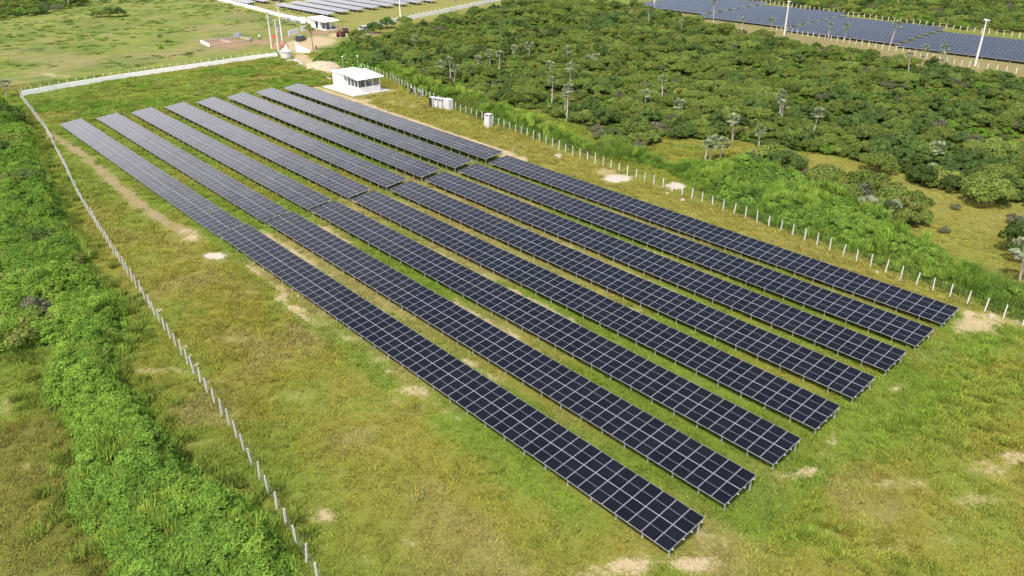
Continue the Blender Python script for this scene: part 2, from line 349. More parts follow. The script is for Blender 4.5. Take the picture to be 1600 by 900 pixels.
def make_ground():
    def axis(a, b, fine, lo, hi, grow=1.22):
        xs = list(np.arange(a, b+1e-6, fine)); d = fine; v = b
        while v < hi: d *= grow; v += d; xs.append(v)
        d = fine; v = a; pre = []
        while v > lo: d *= grow; v -= d; pre.append(v)
        return np.array(pre[::-1]+xs)
    xs = axis(-60, 130, .6, -4000, 5000); ys = axis(-30, 340, .6, -3000, 6000)
    X, Y = np.meshgrid(xs, ys); nx, ny = len(xs), len(ys)
    c, b, bc = ground_fields(X, Y)
    Z = SL*Y + .10*(fbm(X, Y, 9, 3, 3)-.5)*((X > -70) & (X < 140) & (Y < 260))
    co = np.stack([X, Y, Z], -1).reshape(-1, 3)
    i = np.arange(nx*ny).reshape(ny, nx)
    q = np.stack([i[:-1, :-1], i[:-1, 1:], i[1:, 1:], i[1:, :-1]], -1).reshape(-1, 4)
    me = bpy.data.meshes.new('ground'); me.vertices.add(len(co)); me.vertices.foreach_set('co', co.astype(np.float32).ravel())
    me.loops.add(q.size); me.polygons.add(len(q)); me.loops.foreach_set('vertex_index', q.astype(np.int32).ravel())
    me.polygons.foreach_set('loop_start', np.arange(0, q.size, 4, dtype=np.int32)); me.polygons.foreach_set('loop_total', np.full(len(q), 4, np.int32))
    me.polygons.foreach_set('use_smooth', [True]*len(q)); me.update(calc_edges=True)
    for nm, a in (('sward', c), ('barecol', bc)):
        at = me.attributes.new(nm, 'FLOAT_COLOR', 'POINT'); d = np.ones((nx*ny, 4), np.float32); d[:, :3] = a.reshape(-1, 3); at.data.foreach_set('color', d.ravel())
    at = me.attributes.new('bare', 'FLOAT', 'POINT'); at.data.foreach_set('value', b.astype(np.float32).ravel())
    m, nt, out = new_mat('ground'); p = N(nt, 'ShaderNodeBsdfPrincipled'); p.inputs['Roughness'].default_value = .95; p.inputs['Specular IOR Level'].default_value = .1
    A = lambda n: N(nt, 'ShaderNodeAttribute', attribute_name=n)
    oc = obj_coord(nt)
    f1 = noise(nt, 2.2, 6, oc, .75); f2 = noise(nt, .45, 5, oc, .65); f3 = noise(nt, 9., 4, oc, .7)
    k = math_n(nt, 'MULTIPLY_ADD', ramp(nt, f1, .3, .7), .30, .85); k = math_n(nt, 'MULTIPLY', k, math_n(nt, 'MULTIPLY_ADD', f3, .5, .75))
    sc = N(nt, 'ShaderNodeVectorMath', operation='SCALE'); nt.links.new(A('sward').outputs['Color'], sc.inputs[0]); nt.links.new(k, sc.inputs['Scale'])
    br = math_n(nt, 'ADD', A('bare').outputs['Fac'], math_n(nt, 'MULTIPLY_ADD', f1, 1.5, -.75)); br = math_n(nt, 'ADD', br, math_n(nt, 'MULTIPLY_ADD', f2, 1.1, -.55))
    br = math_n(nt, 'ADD', br, math_n(nt, 'MULTIPLY_ADD', f3, 1.2, -.6)); bm = ramp(nt, br, .36, .92)
    kb = math_n(nt, 'MULTIPLY_ADD', f3, .6, .68); sb = N(nt, 'ShaderNodeVectorMath', operation='SCALE'); nt.links.new(A('barecol').outputs['Color'], sb.inputs[0]); nt.links.new(kb, sb.inputs['Scale'])
    nt.links.new(mixc(nt, bm, sc.outputs[0], sb.outputs[0]), p.inputs['Base Color'])
    bp = N(nt, 'ShaderNodeBump'); bp.inputs['Strength'].default_value = .5; bp.inputs['Distance'].default_value = .15; nt.links.new(f1, bp.inputs['Height']); nt.links.new(bp.outputs[0], p.inputs['Normal'])
    nt.links.new(p.outputs[0], out.inputs[0]); me.materials.append(m)
    tag(link('ground', me), kind='structure')
make_ground()

# ------------------------------------------------------------------ solar tables
TILT = R(6.9); PIT = 1.1535; MW, ML = 1.134, 1.903; ROW = 6.331
CT, ST = math.cos(TILT), math.sin(TILT)
def module_mesh():
    b = MB(); hx, hy, t = ML/2, MW/2, .035
    P = [(-hx, -hy), (hx, -hy), (hx, hy), (-hx, hy)]
    b.face([(x, y, 0) for x, y in P], 0, [(0, 0), (0, 1), (1, 1), (1, 0)])
    # uv: u across the short side (y), v along the long side (x)
    b.uv[-4:] = [(0, 0), (0, 1), (1, 1), (1, 0)]
    for i in range(4):
        j = (i+1) % 4; b.face([(*P[i], -t), (*P[j], -t), (*P[j], 0), (*P[i], 0)], 1)
    b.face([(x, y, -t) for x, y in P[::-1]], 2)
    me = b.mesh('solar_panel', [M['panel'], M['alu'], M['blackl']]); return me
MOD = module_mesh()
SLOPE = (.9615, 2.8845)
def solar_table(x0, y0, pit, lowz, ytilt, label):
    g = empty('solar_table', (x0, y0, gz(x0, y0)), label, 'solar table', 'long tables of solar panels inside the fence')
    g.rotation_euler = (math.atan(ytilt), 0, 0)
    first = None; n = 60; rest = MB(); cut = 50
    for k in range(n):
        for s in SLOPE:
            loc = (s*CT, (k+.5)*pit, lowz+s*ST)
            if k < cut:
                rt = (rng.normal(0, .0035), -TILT+rng.normal(0, .0035), 0)
                if first is None: first = link('solar_panel', MOD, g, loc, rt)
                else: copy_part(first, g, loc, rt)
            else:
                a = Matrix.Translation(loc) @ Matrix.Rotation(-TILT, 4, 'Y')
                hx, hy, t = ML/2, MW/2, .035; P = [(-hx, -hy), (hx, -hy), (hx, hy), (-hx, hy)]
                rest.face([a @ Vector((x, y, 0)) for x, y in P], 0, [(0, 0), (0, 1), (1, 1), (1, 0)])
                for i in range(4):
                    j = (i+1) % 4; rest.face([a @ Vector(q) for q in ((*P[i], -t), (*P[j], -t), (*P[j], 0), (*P[i], 0))], 1)
                rest.face([a @ Vector((x, y, -t)) for x, y in P[::-1]], 2)
    o = rest.build('solar_panel', [M['panel'], M['alu'], M['blackl']], g); o['kind'] = 'stuff'
    # purlins, rafters, legs
    for s in (.38, 1.5, 2.35, 3.45):
        b = MB(); b.box((s*CT, 30*pit, lowz+s*ST-.075), (.05, 60*pit+.24, .07)); b.build('purlin', M['galv'], g)
    fl = MB(); h = lowz+.28*ST-.17; fl.box((0, 0, (h-.35)/2), (.09, .07, h+.35)); fl = fl.mesh('leg', M['galv'])
    rl = MB(); h = lowz+3.42*ST-.17; rl.box((0, 0, (h-.35)/2), (.11, .08, h+.35)); rl = rl.mesh('leg', M['galv'])
    ra = MB(); ra.box((1.9*CT, 0, lowz+1.9*ST-.14), (3.6, .05, .08), Matrix.Rotation(-TILT, 3, 'Y')); ra = ra.mesh('rafter', M['galv'])
    for k in range(31):
        y = min(max(k*2*pit, .12), 60*pit-.12)
        link('leg', fl, g, (.28*CT, y, 0)); link('leg', rl, g, (3.42*CT, y, 0)); link('rafter', ra, g, (0, y, 0))
    return g
ORD = ['first', 'second', 'third', 'fourth', 'fifth', 'sixth', 'seventh', 'eighth']
def row_name(i):
    if i == 0: return 'outermost row along the left fence line'
    if i == 7: return 'outermost row along the right fence and tall grass'
    return f'{ORD[i]} row counted from the left fence'
for i in range(8):
    z = .8 - .026*i
    solar_table(i*ROW, .073*i, (69.1+.008*i)/60, z, .0075, f'near dark half of the {row_name(i)}')
    zf = .8 - .29 + .07*i + .0075*70 - SL*70
    solar_table(i*ROW, 70.02+.0815*i, (139.42-70.02-.195*i)/60, zf, .0075, f'far greyer half of the {row_name(i)}')

# ------------------------------------------------------------------ fields of panels in the distance
def far_table(x0, y0, nm, low, label, group, skew=0.0):
    x0, y0 = WS(x0, y0); g = empty('solar_table', (x0, y0, gz(x0, y0)), label, 'solar table', group, -skew)
    L = nm*PIT; a = Vector((0, 0, low)); e = Vector((3.826*CT, 0, 3.826*ST))
    b = MB(); y = Vector((0, L, 0)); t = Vector((0, 0, -.04))
    b.face([a, a+e, a+e+y, a+y], 0, [(0, 0), (0, 2), (nm, 2), (nm, 0)])
    b.face([a+t, a+y+t, a+e+y+t, a+e+t], 2)
    for p, q in ((a, a+e), (a+e, a+e+y), (a+e+y, a+y), (a+y, a)): b.face([p+t, q+t, q, p], 1)
    b.build('panel_deck', [M['panel'], M['alu'], M['blackl']], g)
    s = MB()
    for k in range(0, nm+1, 3):
        yy = min(max(k*PIT, .1), L-.1)
        s.box((.3, yy, (low-.3)/2), (.09, .08, low+.22)); s.box((3.4, yy, (low+.1)/2), (.1, .09, low+.5))
    s.build('support_frame', M['galv'], g)
    return g
GR = 'tables of the distant solar field beyond the wood'
blocks = [(39, 203.0, 6, 6.33, 'nearest block, right edge'), (76.8, 205.4, 7, 6.33, 'second block from right edge'), (114.2, 211.0, 7, 6.9, 'third block from right edge'), (151.5, 217.5, 7, 7.0, 'fourth block, by the top edge')]
for y0, x0, n, pt, nm in blocks:
    for k in range(n):
        far_table(x0+pt*k, y0+.4*k, 32, .8, f'bluish distant table, row {k+1}, {nm}', GR)
far_table(203.0, 1, 31, .8, 'bluish distant table running out of the right edge of the photo', GR)
for k in range(1, 6): far_table(203.0+6.33*k, 1, 31, .8, f'bluish distant table running out of the right edge, row {k+1}', GR)
GT = 'tables of the solar field behind the white hut'
TLY = [236, 238.3, 240.2, 241.7, 242.8, 243.6, 244.2, 244.8]
for k in range(8):
    far_table(110.9+7.45*k, TLY[k], 35, 1.0, f'pale distant table behind the hut wall, {ORD[k]} from the left', GT)
for k in range(3):
    far_table(104+7.4*k, 285+1.5*k, 35, 1.0, f'pale distant table at the top edge above the wall, {ORD[k]} from the left', GT)

# ------------------------------------------------------------------ fences and walls
def resample(P, step):
    P = np.asarray(P, float); out = []; d = 0.0
    for a, b in zip(P[:-1], P[1:]):
        L = np.linalg.norm(b-a); t = d
        while t < L: out.append(a+(b-a)*t/L); t += step
        d = t-L
    return out
def fence(name, P, step, h, w, label, cat='fence', wires=True, base=0.0, lean=.06, mat='post'):
    pts = resample([WS(*p) for p in P], step)
    g = empty(name, (pts[0][0], pts[0][1], gz(*pts[0])), label, cat)
    b = MB(); hh = h+.4; b.box((0, 0, h/2-.2), (w, w, hh), taper=.8); me = b.mesh('post', M[mat]); x0, y0 = pts[0]; z0 = gz(x0, y0)
    tops = []
    for k, p in enumerate(pts):
        s = random.uniform(.9, 1.06)
        o = link('post', me, g, (p[0]-x0, p[1]-y0, gz(*p)-z0+base), (random.uniform(-lean, lean), random.uniform(-lean, lean), random.uniform(0, .3))); o.scale = (random.uniform(.9, 1.15),)*2+(s,)
        tops.append(Vector((p[0]-x0, p[1]-y0, gz(*p)-z0+base)))
    if wires:
        for f in (.3, .6, .9):
            b = MB()
            for a, c in zip(tops[:-1], tops[1:]): b.tube(a+Vector((0, 0, h*f)), c+Vector((0, 0, h*f)), .006, n=3, cap=False)
            b.build('wire', M['wire'], g)
    return g
fence('post_fence', [(-19.4, 2), (-17.6, 14), (-15.2, 31), (-13.3, 51), (-11.4, 70.5), (-8.9, 93.4), (-6.0, 114), (-2.9, 136), (.2, 170.3)], 1.9, 1.65, .11,
      'line of pale concrete posts along the leafy thicket on the left', 'fence')
fence('post_fence', [(49.6, -12), (51.4, 1.5), (52.6, 12), (54.6, 24), (56.2, 44), (58.3, 66), (61.2, 88), (62.6, 103), (65.8, 121.5), (68.9, 134), (70.2, 150)], 1.85, 1.6, .115,
      'line of pale concrete posts along the tall grass right of the panels', 'fence')

def wall(P, h, th, label, post_h=.7, step=2.0, mat='wall', name='boundary_wall'):
    P = np.array([WS(*p) for p in P]); x0, y0 = P[0]; z0 = gz(x0, y0)
    g = empty(name, (x0, y0, z0), label, 'wall')
    b = MB()
    for a, c in zip(P[:-1], P[1:]):
        d = c-a; L = np.linalg.norm(d); d = d/L; nrm = np.array([-d[1], d[0]])*th/2
        q = [a+nrm, a-nrm, c-nrm, c+nrm]
        zz = [gz(*a)-z0, gz(*a)-z0, gz(*c)-z0, gz(*c)-z0]
        lo = [Vector((p[0]-x0, p[1]-y0, z-.3)) for p, z in zip(q, zz)]; hi = [Vector((p[0]-x0, p[1]-y0, z+h)) for p, z in zip(q, zz)]
        b.face(hi[::-1])
        for i in range(4):
            j = (i+1) % 4; b.face([lo[i], hi[i], hi[j], lo[j]][::-1])
    b.build('masonry', M[mat], g)
    pb = MB(); pb.box((0, 0, post_h/2), (.13, .13, post_h)); me = pb.mesh('post', M['post'])
    for p in resample(P, step): link('post', me, g, (p[0]-x0, p[1]-y0, gz(*p)-z0+h))
    return g
wall([(.9, 170.8), (10.9, 173.4), (23.9, 175.6), (39.3, 176.7), (56.9, 178.0), (62.6, 177.6)], 1.05, .2, 'long low white wall with stub posts across the back of the site')
wall([(103.6, 318), (101.4, 272), (99.7, 253), (99.6, 222)], 1.1, .2, 'white wall running from the top edge down to the hut', .7, 2.4)
wall([(104.5, 202.5), (118.0, 208.8), (135.4, 214.6), (154.9, 221.3), (187.8, 233.6), (240, 252)], 1.3, .2, 'white wall bounding the far field above the wood', .7, 2.6)
fence('post_fence', [(187.6, 20), (188.2, 38), (188.2, 50), (191.5, 60), (196.5, 71), (199, 84), (202, 100), (206, 116)], 2.2, 1.5, .17, 'row of pale posts on bare tan soil before the distant panels at right', wires=False)
fence('post_fence', [(250, 38), (250.3, 57), (253, 81), (256.5, 113), (266, 150), (270, 172)], 2.3, 1.7, .2, 'row of pale posts behind the distant panels in front of the woodland', wires=False)

# ------------------------------------------------------------------ white service building
def make_building():
    g = empty('service_building', (*WS(55, 125.2), gz(55, 126.4)), 'white flat-roofed service building with screened porch behind the back corner of the panels', 'building')
    b = MB(); b.box((2.65, 5.6, .07), (9.3, 13.2, .3)); b.build('apron', M['conc'], g)
    b = MB(); b.box((2.8, 8.1, 1.85), (5.6, 4.9, 3.4)); ws = b.build('wall', M['white'], g)
    rf = MB(); rf.box((2.75, 8.35, 3.62), (6.1, 4.9, .14)); rf.build('roof', M['roof'], g)
    b = MB()
    b.box((0.09, 2.1, .8), (.18, 4.2, 1.3)); b.box((2.8, .09, .8), (5.24, .18, 1.3)); b.box((5.51, 2.1, .8), (.18, 4.2, 1.3))
    b.box((.12, 4.35, 1.85), (.2, .26, 3.3)); b.build('half_wall', M['white'], g)
    # columns and screens
    cb = MB(); cb.box((0, 0, 1.0), (.14, .14, 2.0)); cm = cb.mesh('column', M['white'])
    for x, y in ((.09, .09), (.09, 1.5), (.09, 2.9), (1.9, .09), (3.7, .09), (5.51, .09), (5.51, 2.1), (5.51, 4.1)): link('column', cm, g, (x, y, 1.42))
    # bar screens: real bars
    for (x0, y0, x1, y1) in ((.09, .2, .09, 4.2), (.2, .09, 5.4, .09), (5.51, .2, 5.51, 4.2)):
        b = MB(); L = math.hypot(x1-x0, y1-y0); n = int(L/.16)
        for k in range(n+1):
            t = k/n; b.box((x0+(x1-x0)*t, y0+(y1-y0)*t, 2.35), (.03, .03, 1.8))
        for z in (1.6, 2.2, 2.8): b.box(((x0+x1)/2, (y0+y1)/2, z), (max(x1-x0, .03), max(y1-y0, .03), .03))
        b.build('bar_screen', M['mesh'], g)
    # sloping porch roof
    r = MB(); z0, z1 = 3.30, 3.95
    A = [(-.55, -.8, z0), (6.2, -.8, z0), (6.2, 6.6, z1), (-.55, 6.6, z1)]
    r.face(A); r.face([(x, y, z-.12) for x, y, z in A][::-1])
    for i in range(4):
        j = (i+1) % 4; p, q = A[i], A[j]; r.face([(p[0], p[1], p[2]-.12), (q[0], q[1], q[2]-.12), q, p])
    r.build('porch_roof', M['roof'], g)
    d = MB(); d.box((-.03, 5.05, 1.25), (.06, 1.0, 2.1)); d.build('door', M['conc'], g)
    # equipment seen through the screen
    e = MB(); e.box((1.8, 3.6, 1.3), (1.2, .7, 1.9)); e.box((4.0, 3.6, 1.1), (1.4, .8, 1.6)); e.build('cabinet', M['mesh'], g)
    v = MB()
    for z in (1.5, 2.5): v.box((-.02, 9.7, z), (.04, .35, .3))
    v.build('vent', M['bluep'], g)
make_building()
def lamp_post(x, y, h, label):
    x, y = WS(x, y); g = empty('lamp_post', (x, y, gz(x, y)), label, 'lamp post')
    b = MB(); b.tube((0, 0, -.2), (0, 0, h), .05, .04); b.build('pole', M['galv'], g)
    b = MB(); b.tube((0, 0, h), (0, 0, h+.15), .1, .2, 10); b.tube((0, 0, h+.15), (0, 0, h+.32), .2, .08, 10); b.build('lamp_head', M['white'], g)
lamp_post(60.5, 140.2, 5.2, 'thin lamp post with white head behind the service building, the left one')
lamp_post(65.2, 141.5, 4.6, 'thin lamp post rising just right of the other behind the service building')

# cartons, leaning modules
def carton(x, y, d, rot, label, lab=None, base=0.0, dark_face=False):
    x, y = WS(x, y); g = empty('carton', (x, y, gz(x, y)+base), label, 'carton', 'pale cartons by the right fence', rot)
    b = MB(); b.box((0, 0, d[2]/2), d, taper=.985)
    for f in (.35, .68): b.box((0, 0, d[2]*f), (d[0]+.012, d[1]+.012, .05), m=1)
    b.build('box', [M['carton'], M['conc']], g)
    if lab:
        l = MB(); l.box((-d[0]/2-.012, -d[1]*.04, d[2]*.86), (.02, d[1]*.6, d[2]*.17)); l.box((0, -d[1]/2-.012, d[2]*.86), (d[0]*.55, .02, d[2]*.17)); l.build('black_label', M['blackl'], g)
    if dark_face:
        l = MB(); l.box((-d[0]/2-.03, 0, d[2]/2), (.05, d[1]*.96, d[2]*.96)); l.build('dark_panel', M['blackl'], g)
carton(60.6, 106.2, (1.1, .9, 2.0), 0, 'upright pale carton with a dark panel face, leftmost of four by the fence', dark_face=True)
carton(61.0, 105.1, (1.1, .95, 2.05), .05, 'upright pale carton with a black label, second from the left of the four', lab=True)
carton(61.3, 104.0, (1.1, .95, 2.0), -.04, 'upright pale carton with a black label, next to the widest one', lab=True)
carton(61.7, 102.5, (1.2, 1.7, 2.1), .03, 'widest pale carton without a label, rightmost of the four by the fence')
carton(59.3, 87.3, (1.25, 1.15, 1.25), .2, 'lower pale carton of the lone stack near the fence')
carton(59.3, 87.3, (1.2, 1.1, 1.1), .26, 'upper pale carton with black label on the lone stack', lab=True, base=1.26)
def lean_panel(x, y, label):
    x, y = WS(x, y); g = empty('leaning_panel', (x, y, gz(x, y)), label, 'solar panel', 'panels leaning on the fence posts', 0)
    rot = Matrix.Rotation(R(-68), 3, 'Y')
    b = MB(); b.box((.25, 0, .68), (1.3, 1.1, .04), rot); b.build('frame', M['alu'], g)
    b = MB(); b.box((.225, 0, .688), (1.18, .98, .04), rot); b.build('glass', M['glassd'], g)
    b = MB(); b.box((.75, -.62, .75), (.1, .1, 1.6)); b.box((.75, .62, .75), (.1, .1, 1.6)); b.build('stake', M['post'], g)
lean_panel(63.8, 118.4, 'small dark panel in a pale frame leaning by the fence, nearer the building')
lean_panel(63.3, 114.9, 'small dark panel in a pale frame leaning by the fence, nearer the cartons')
def marker(x, y):
    g = empty('marker_post', (x, y, gz(x, y)), 'short thin grey post alone beside the end of the outermost right table', 'post')
    b = MB(); b.tube((0, 0, -.2), (0, 0, 1.1), .05); b.build('post', M['galv'], g)
marker(*G(802, 243))

# ------------------------------------------------------------------ power poles
def power_pole(x, y, h, label, arm=True, trafo=False, rot=0.0):
    g = empty('power_pole', (x, y, gz(x, y)), label, 'power pole', None, rot)
    b = MB(); b.box((0, 0, h/2-.3), (.42, .34, h+.6), taper=.62); b.build('pole', M['pole'], g)
    if arm:
        for z in (h-.15, h-1.5):
            b = MB(); b.box((0, 0, z), (2.0, .12, .14)); a = b.build('crossarm', M['pole'], g)
            i = MB()
            for k in (-.85, 0, .85): i.tube((k, 0, z+.07), (k, 0, z+.36), .06, .09, 8)
            i.build('insulator', M['conc'], a)
    if trafo:
        b = MB(); b.tube((.55, 0, h*.62), (.55, 0, h*.62+1.1), .38, .38, 12); b.box((.3, 0, h*.62+.3), (.5, .1, .1)); b.build('transformer', M['conc'], g)
power_pole(*G(425, 76), 9.8, 'tall pale power pole with crossarms, leftmost of the three by the entrance', rot=.5)
power_pole(*G(441.5, 66), 11.2, 'tallest pale power pole with two crossarms, rightmost of the three', rot=.5)
power_pole(*G(436, 82), 8.6, 'pale power pole carrying a transformer, middle of the three', trafo=True, arm=True, rot=.5)
def light_pole(x, y, h, label):
    g = empty('light_pole', (x, y, gz(x, y)), label, 'light pole', None, .8)
    b = MB(); b.box((0, 0, h/2-.3), (.46, .4, h+.6), taper=.6); b.build('pole', M['pole'], g)
    b = MB(); b.box((0, 0, h+.02), (1.9, .25, .14)); hd = b.build('lamp_arm', M['white'], g)
    b = MB(); b.box((-.8, 0, h+.17), (.5, .4, .15)); b.box((.8, 0, h+.17), (.5, .4, .15)); b.build('lamp_head', M['white'], hd)
light_pole(*G(625.6, 27), 10.5, 'tall white pole standing by the far wall left of the wood')
light_pole(*G(1225, 55), 9.9, 'tall white pole between the wood and the distant panels, left one')
light_pole(*G(1523, 103), 11.2, 'tall leaning white pole with lamp bar near the right edge')
light_pole(*G(1022, 9), 10.0, 'white pole cut by the top edge before the distant panels')

# ------------------------------------------------------------------ entrance, hut and yard
def make_hut():
    g = empty('hut', (*WS(95.2, 211.5), gz(95, 213)), 'white hut with overhanging sloped white roof and open porch by the far wall', 'hut', None, 0)
    b = MB(); b.box((2.4, 5.2, 1.3), (3.8, 6.2, 2.7)); b.build('wall', M['white'], g)
    b = MB(); b.box((.46, 4.2, 1.1), (.1, 1.5, 2.2)); b.build('door', M['dark'], g)
    b = MB()
    for x, y in ((.4, -1.6), (2.4, -1.6), (4.3, -1.6), (4.3, .4)): b.box((x, y, 1.25), (.16, .16, 2.5))
    b.build('porch_post', M['post'], g)
    r = MB(); A = [(-.4, -2.3, 2.62), (5.2, -2.3, 2.75), (5.2, 8.9, 3.25), (-.4, 8.9, 3.1)]
    r.face(A); r.face([(x, y, z-.12) for x, y, z in A][::-1])
    for i in range(4):
        j = (i+1) % 4; p, q = A[i], A[j]; r.face([(p[0], p[1], p[2]-.12), (q[0], q[1], q[2]-.12), q, p])
    r.build('roof', M['roof'], g)
    b = MB(); b.box((2.4, 3.2, .05), (5.6, 11.6, .2)); b.build('floor_slab', M['conc'], g)
    b = MB(); b.box((2.5, 2.02, 1.2), (2.6, .12, 2.0)); b.build('shade_sheet', M['mesh'], g)  # dark sheet on the front wall, painted-in shade of the porch interior
make_hut()

def motorbike(x, y, rot, label):
    g = empty('motorcycle', (x, y, gz(x, y)), label, 'motorcycle', None, rot)
    for s in (-.65, .65):
        b = MB(); b.tube((s, -.05, .3), (s, .05, .3), .3, .3, 14); b.build('wheel', M['black'], g)
    b = MB(); b.box((.05, 0, .55), (.75, .2, .28), taper=.8); b.box((.2, 0, .8), (.4, .24, .2), taper=.7); b.tube((.65, 0, .3), (.42, 0, .95), .04); b.build('body', M['dark'], g)
    b = MB(); b.box((-.3, 0, .8), (.7, .24, .1)); b.build('seat', M['black'], g)
    b = MB(); b.tube((.45, -.35, 1.0), (.45, .35, 1.0), .02); b.build('handlebar', M['galv'], g)
motorbike(*G(494, 77), .9, 'dark motorcycle parked beside the lone slender tree')
motorbike(*WS(96.6, 210.2), 1.4, 'dark motorcycle under the left of the hut porch')
motorbike(*WS(98.6, 210.3), 1.7, 'dark motorcycle under the right of the hut porch')

def car(x, y, rot, col, label, cat='car', pickup=False):
    m = solid('car paint', col, .3, .2, .05, 1, .5)
    g = empty('parked_car', (x, y, gz(x, y)), label, cat, None, rot)
    b = MB(); W2 = .86
    prof = [(-2.15, .35), (2.15, .35), (2.2, .62), (2.1, .82), (1.1, .95), (-1.75, .98), (-2.15, .9)]
    b.prism(prof, -W2, W2); b.build('body', m, g)
    cab = [(-1.85, .96), (1.15, .94), (.45, 1.46), (-1.25, 1.48)]
    c = MB(); A = [Vector((px, -W2*.96, z)) for px, z in cab[:2]]+[Vector((px, -W2*.74, z)) for px, z in cab[2:]]
    B = [Vector((p.x, -p.y, p.z)) for p in A]
    for i in range(4):
        j = (i+1) % 4; c.face([A[i], A[j], B[j], B[i]])
    c.face(A[::-1]); c.face(B); c.build('window', M['glassd'], g)
    r = MB(); r.box((-.4, 0, 1.495), (1.72, 1.3, .05)); 
    for s in (-1, 1): r.tube((1.15, s*W2*.95, .95), (.45, s*W2*.73, 1.48), .04, n=5); r.tube((-.4, s*W2*.95, .96), (-.4, s*W2*.73, 1.48), .05, n=5); r.tube((-1.85, s*W2*.95, .97), (-1.25, s*W2*.73, 1.49), .05, n=5)
    r.build('roof', m, g)
    for sx in (-1.35, 1.35):
        for sy in (-1, 1):
            w = MB(); w.tube((sx, sy*(W2-.18), .33), (sx, sy*(W2+.02), .33), .33, .33, 16); o = w.build('wheel', M['black'], g)
            h = MB(); h.tube((sx, sy*(W2+.02), .33), (sx, sy*(W2+.035), .33), .2, .18, 12); h.build('rim', M['galv'], o)
    for sy in (-.6, .6):
        h = MB(); h.box((2.17, sy, .68), (.08, .34, .14)); h.build('headlight', M['white'], g)
        h = MB(); h.box((-2.14, sy, .75), (.06, .3, .16)); h.build('taillight', M['red'], g)
car(*G(470.5, 63.5), .62, (.035, .06, .06), 'dark green car parked on the sandy yard below the white banners')
car(*G(570, 48), .35, (.5, .52, .53), 'silver car by the far white wall at the edge of the wood')
car(*G(540, 50.5), 1.1, (.07, .03, .03), 'dark maroon car behind the red tractor beside the wood')
def tractor(x, y, rot):
    g = empty('tractor', (x, y, gz(x, y)), 'small red tractor standing on the sandy road at the edge of the wood', 'tractor', None, rot)
    b = MB(); b.box((.75, 0, 1.05), (1.7, .7, .7), taper=.9); b.box((-.5, 0, .95), (1.1, .8, .6)); b.build('hood', M['red'], g)
    b = MB()
    for sx in (-.95, .0):
        for sy in (-.55, .55): b.box((sx, sy, 1.85), (.07, .07, 1.3))
    b.build('cab_post', M['red'], g)
    b = MB(); b.box((-.48, 0, 2.53), (1.4, 1.4, .1)); b.build('cab_roof', M['red'], g)
    for sx, r, w in ((-.7, .75, .4), (1.25, .45, .26)):
        for sy in (-.75, .75):
            t = MB(); t.tube((sx, sy-w/2, r), (sx, sy+w/2, r), r, r, 18); o = t.build('wheel', M['black'], g)
            h = MB(); s = 1 if sy > 0 else -1; h.tube((sx, sy+s*w/2, r), (sx, sy+s*(w/2+.03), r), r*.5, r*.4, 12); h.build('rim', M['red'], o)
    b = MB(); b.box((-.5, 0, 1.35), (.5, .5, .15)); b.box((-.75, 0, 1.6), (.1, .5, .45)); b.build('seat', M['black'], g)
    b = MB(); b.tube((.9, .2, 1.4), (.9, .2, 2.1), .05); b.build('exhaust', M['dark'], g)
tractor(*G(533, 57.5), .7)

def banner(p0, p1, z0, z1, label, prints):
    (x0, y0), (x1, y1) = WS(*p0), WS(*p1); L = math.hypot(x1-x0, y1-y0); a = math.atan2(y1-y0, x1-x0)
    g = empty('banner', (x0, y0, gz(x0, y0)), label, 'banner', None, a)
    b = MB(); b.box((L/2, 0, (z0+z1)/2), (L, .06, z1-z0)); s = b.build('board', M['white'], g)
    for (fx, fz, w, h, mt) in prints:
        q = MB(); q.box((L*fx, -.035, z0+(z1-z0)*fz), (w, .012, h)); q.build('print', M[mt], s)
    b = MB()
    for t in (.08, L-.08): b.tube((t, .06, -.2), (t, .06, z1), .05, n=6)
    b.build('banner_post', M['galv'], g)
banner((79.1, 203.0), (84.0, 205.9), .7, 2.3, 'long white banner with faint pink print on posts behind the green car', [(.3, .5, 1.2, .5, 'pinkp'), (.72, .5, 1.0, .35, 'pinkp')])
banner((85.4, 206.9), (88.5, 208.9), .9, 2.5, 'shorter white banner with faint blue emblem right of the long one', [(.55, .55, .8, .8, 'bluep'), (.55, .55, .35, .35, 'white')])

def stack(x, y, rot, L, label):
    x, y = WS(x, y); g = empty('material_stack', (x, y, gz(x, y)), label, 'stack', 'grey stacks along the far wall', rot)
    b = MB()
    for k in range(6):
        for j in range(5): b.box((0, (j-2)*.26, .15+k*.13), (L, .2, .09))
    b.build('bars', M['galv'], g)
    b = MB()
    for s in (-.35, .35): b.box((L*s, 0, .05), (.12, 1.4, .1))
    b.build('skid', M['bark'], g)
stack(97.6, 240.5, 1.5, 5.2, 'grey stack of metal bars along the far wall, farthest from the hut')
stack(97.9, 236.8, 1.5, 4.6, 'grey stack of metal bars along the far wall, middle')
stack(96.8, 233.0, 1.6, 4.2, 'grey stack of metal bars along the far wall, nearest the white crate')
def crate(x, y):
    x, y = WS(x, y); g = empty('crate', (x, y, gz(x, y)), 'white boxy crate between the metal bars and the hut', 'crate', None, 1.2)
    b = MB(); b.box((0, 0, .85), (3.6, 1.4, 1.5)); b.box((0, 0, 1.66), (3.7, 1.5, .1)); b.build('box', M['white'], g)
    b = MB()
    for s in (-1.2, 0, 1.2): b.box((s, 0, .05), (.2, 1.4, .1))
    b.build('skid', M['bark'], g)
crate(98.0, 229.4)

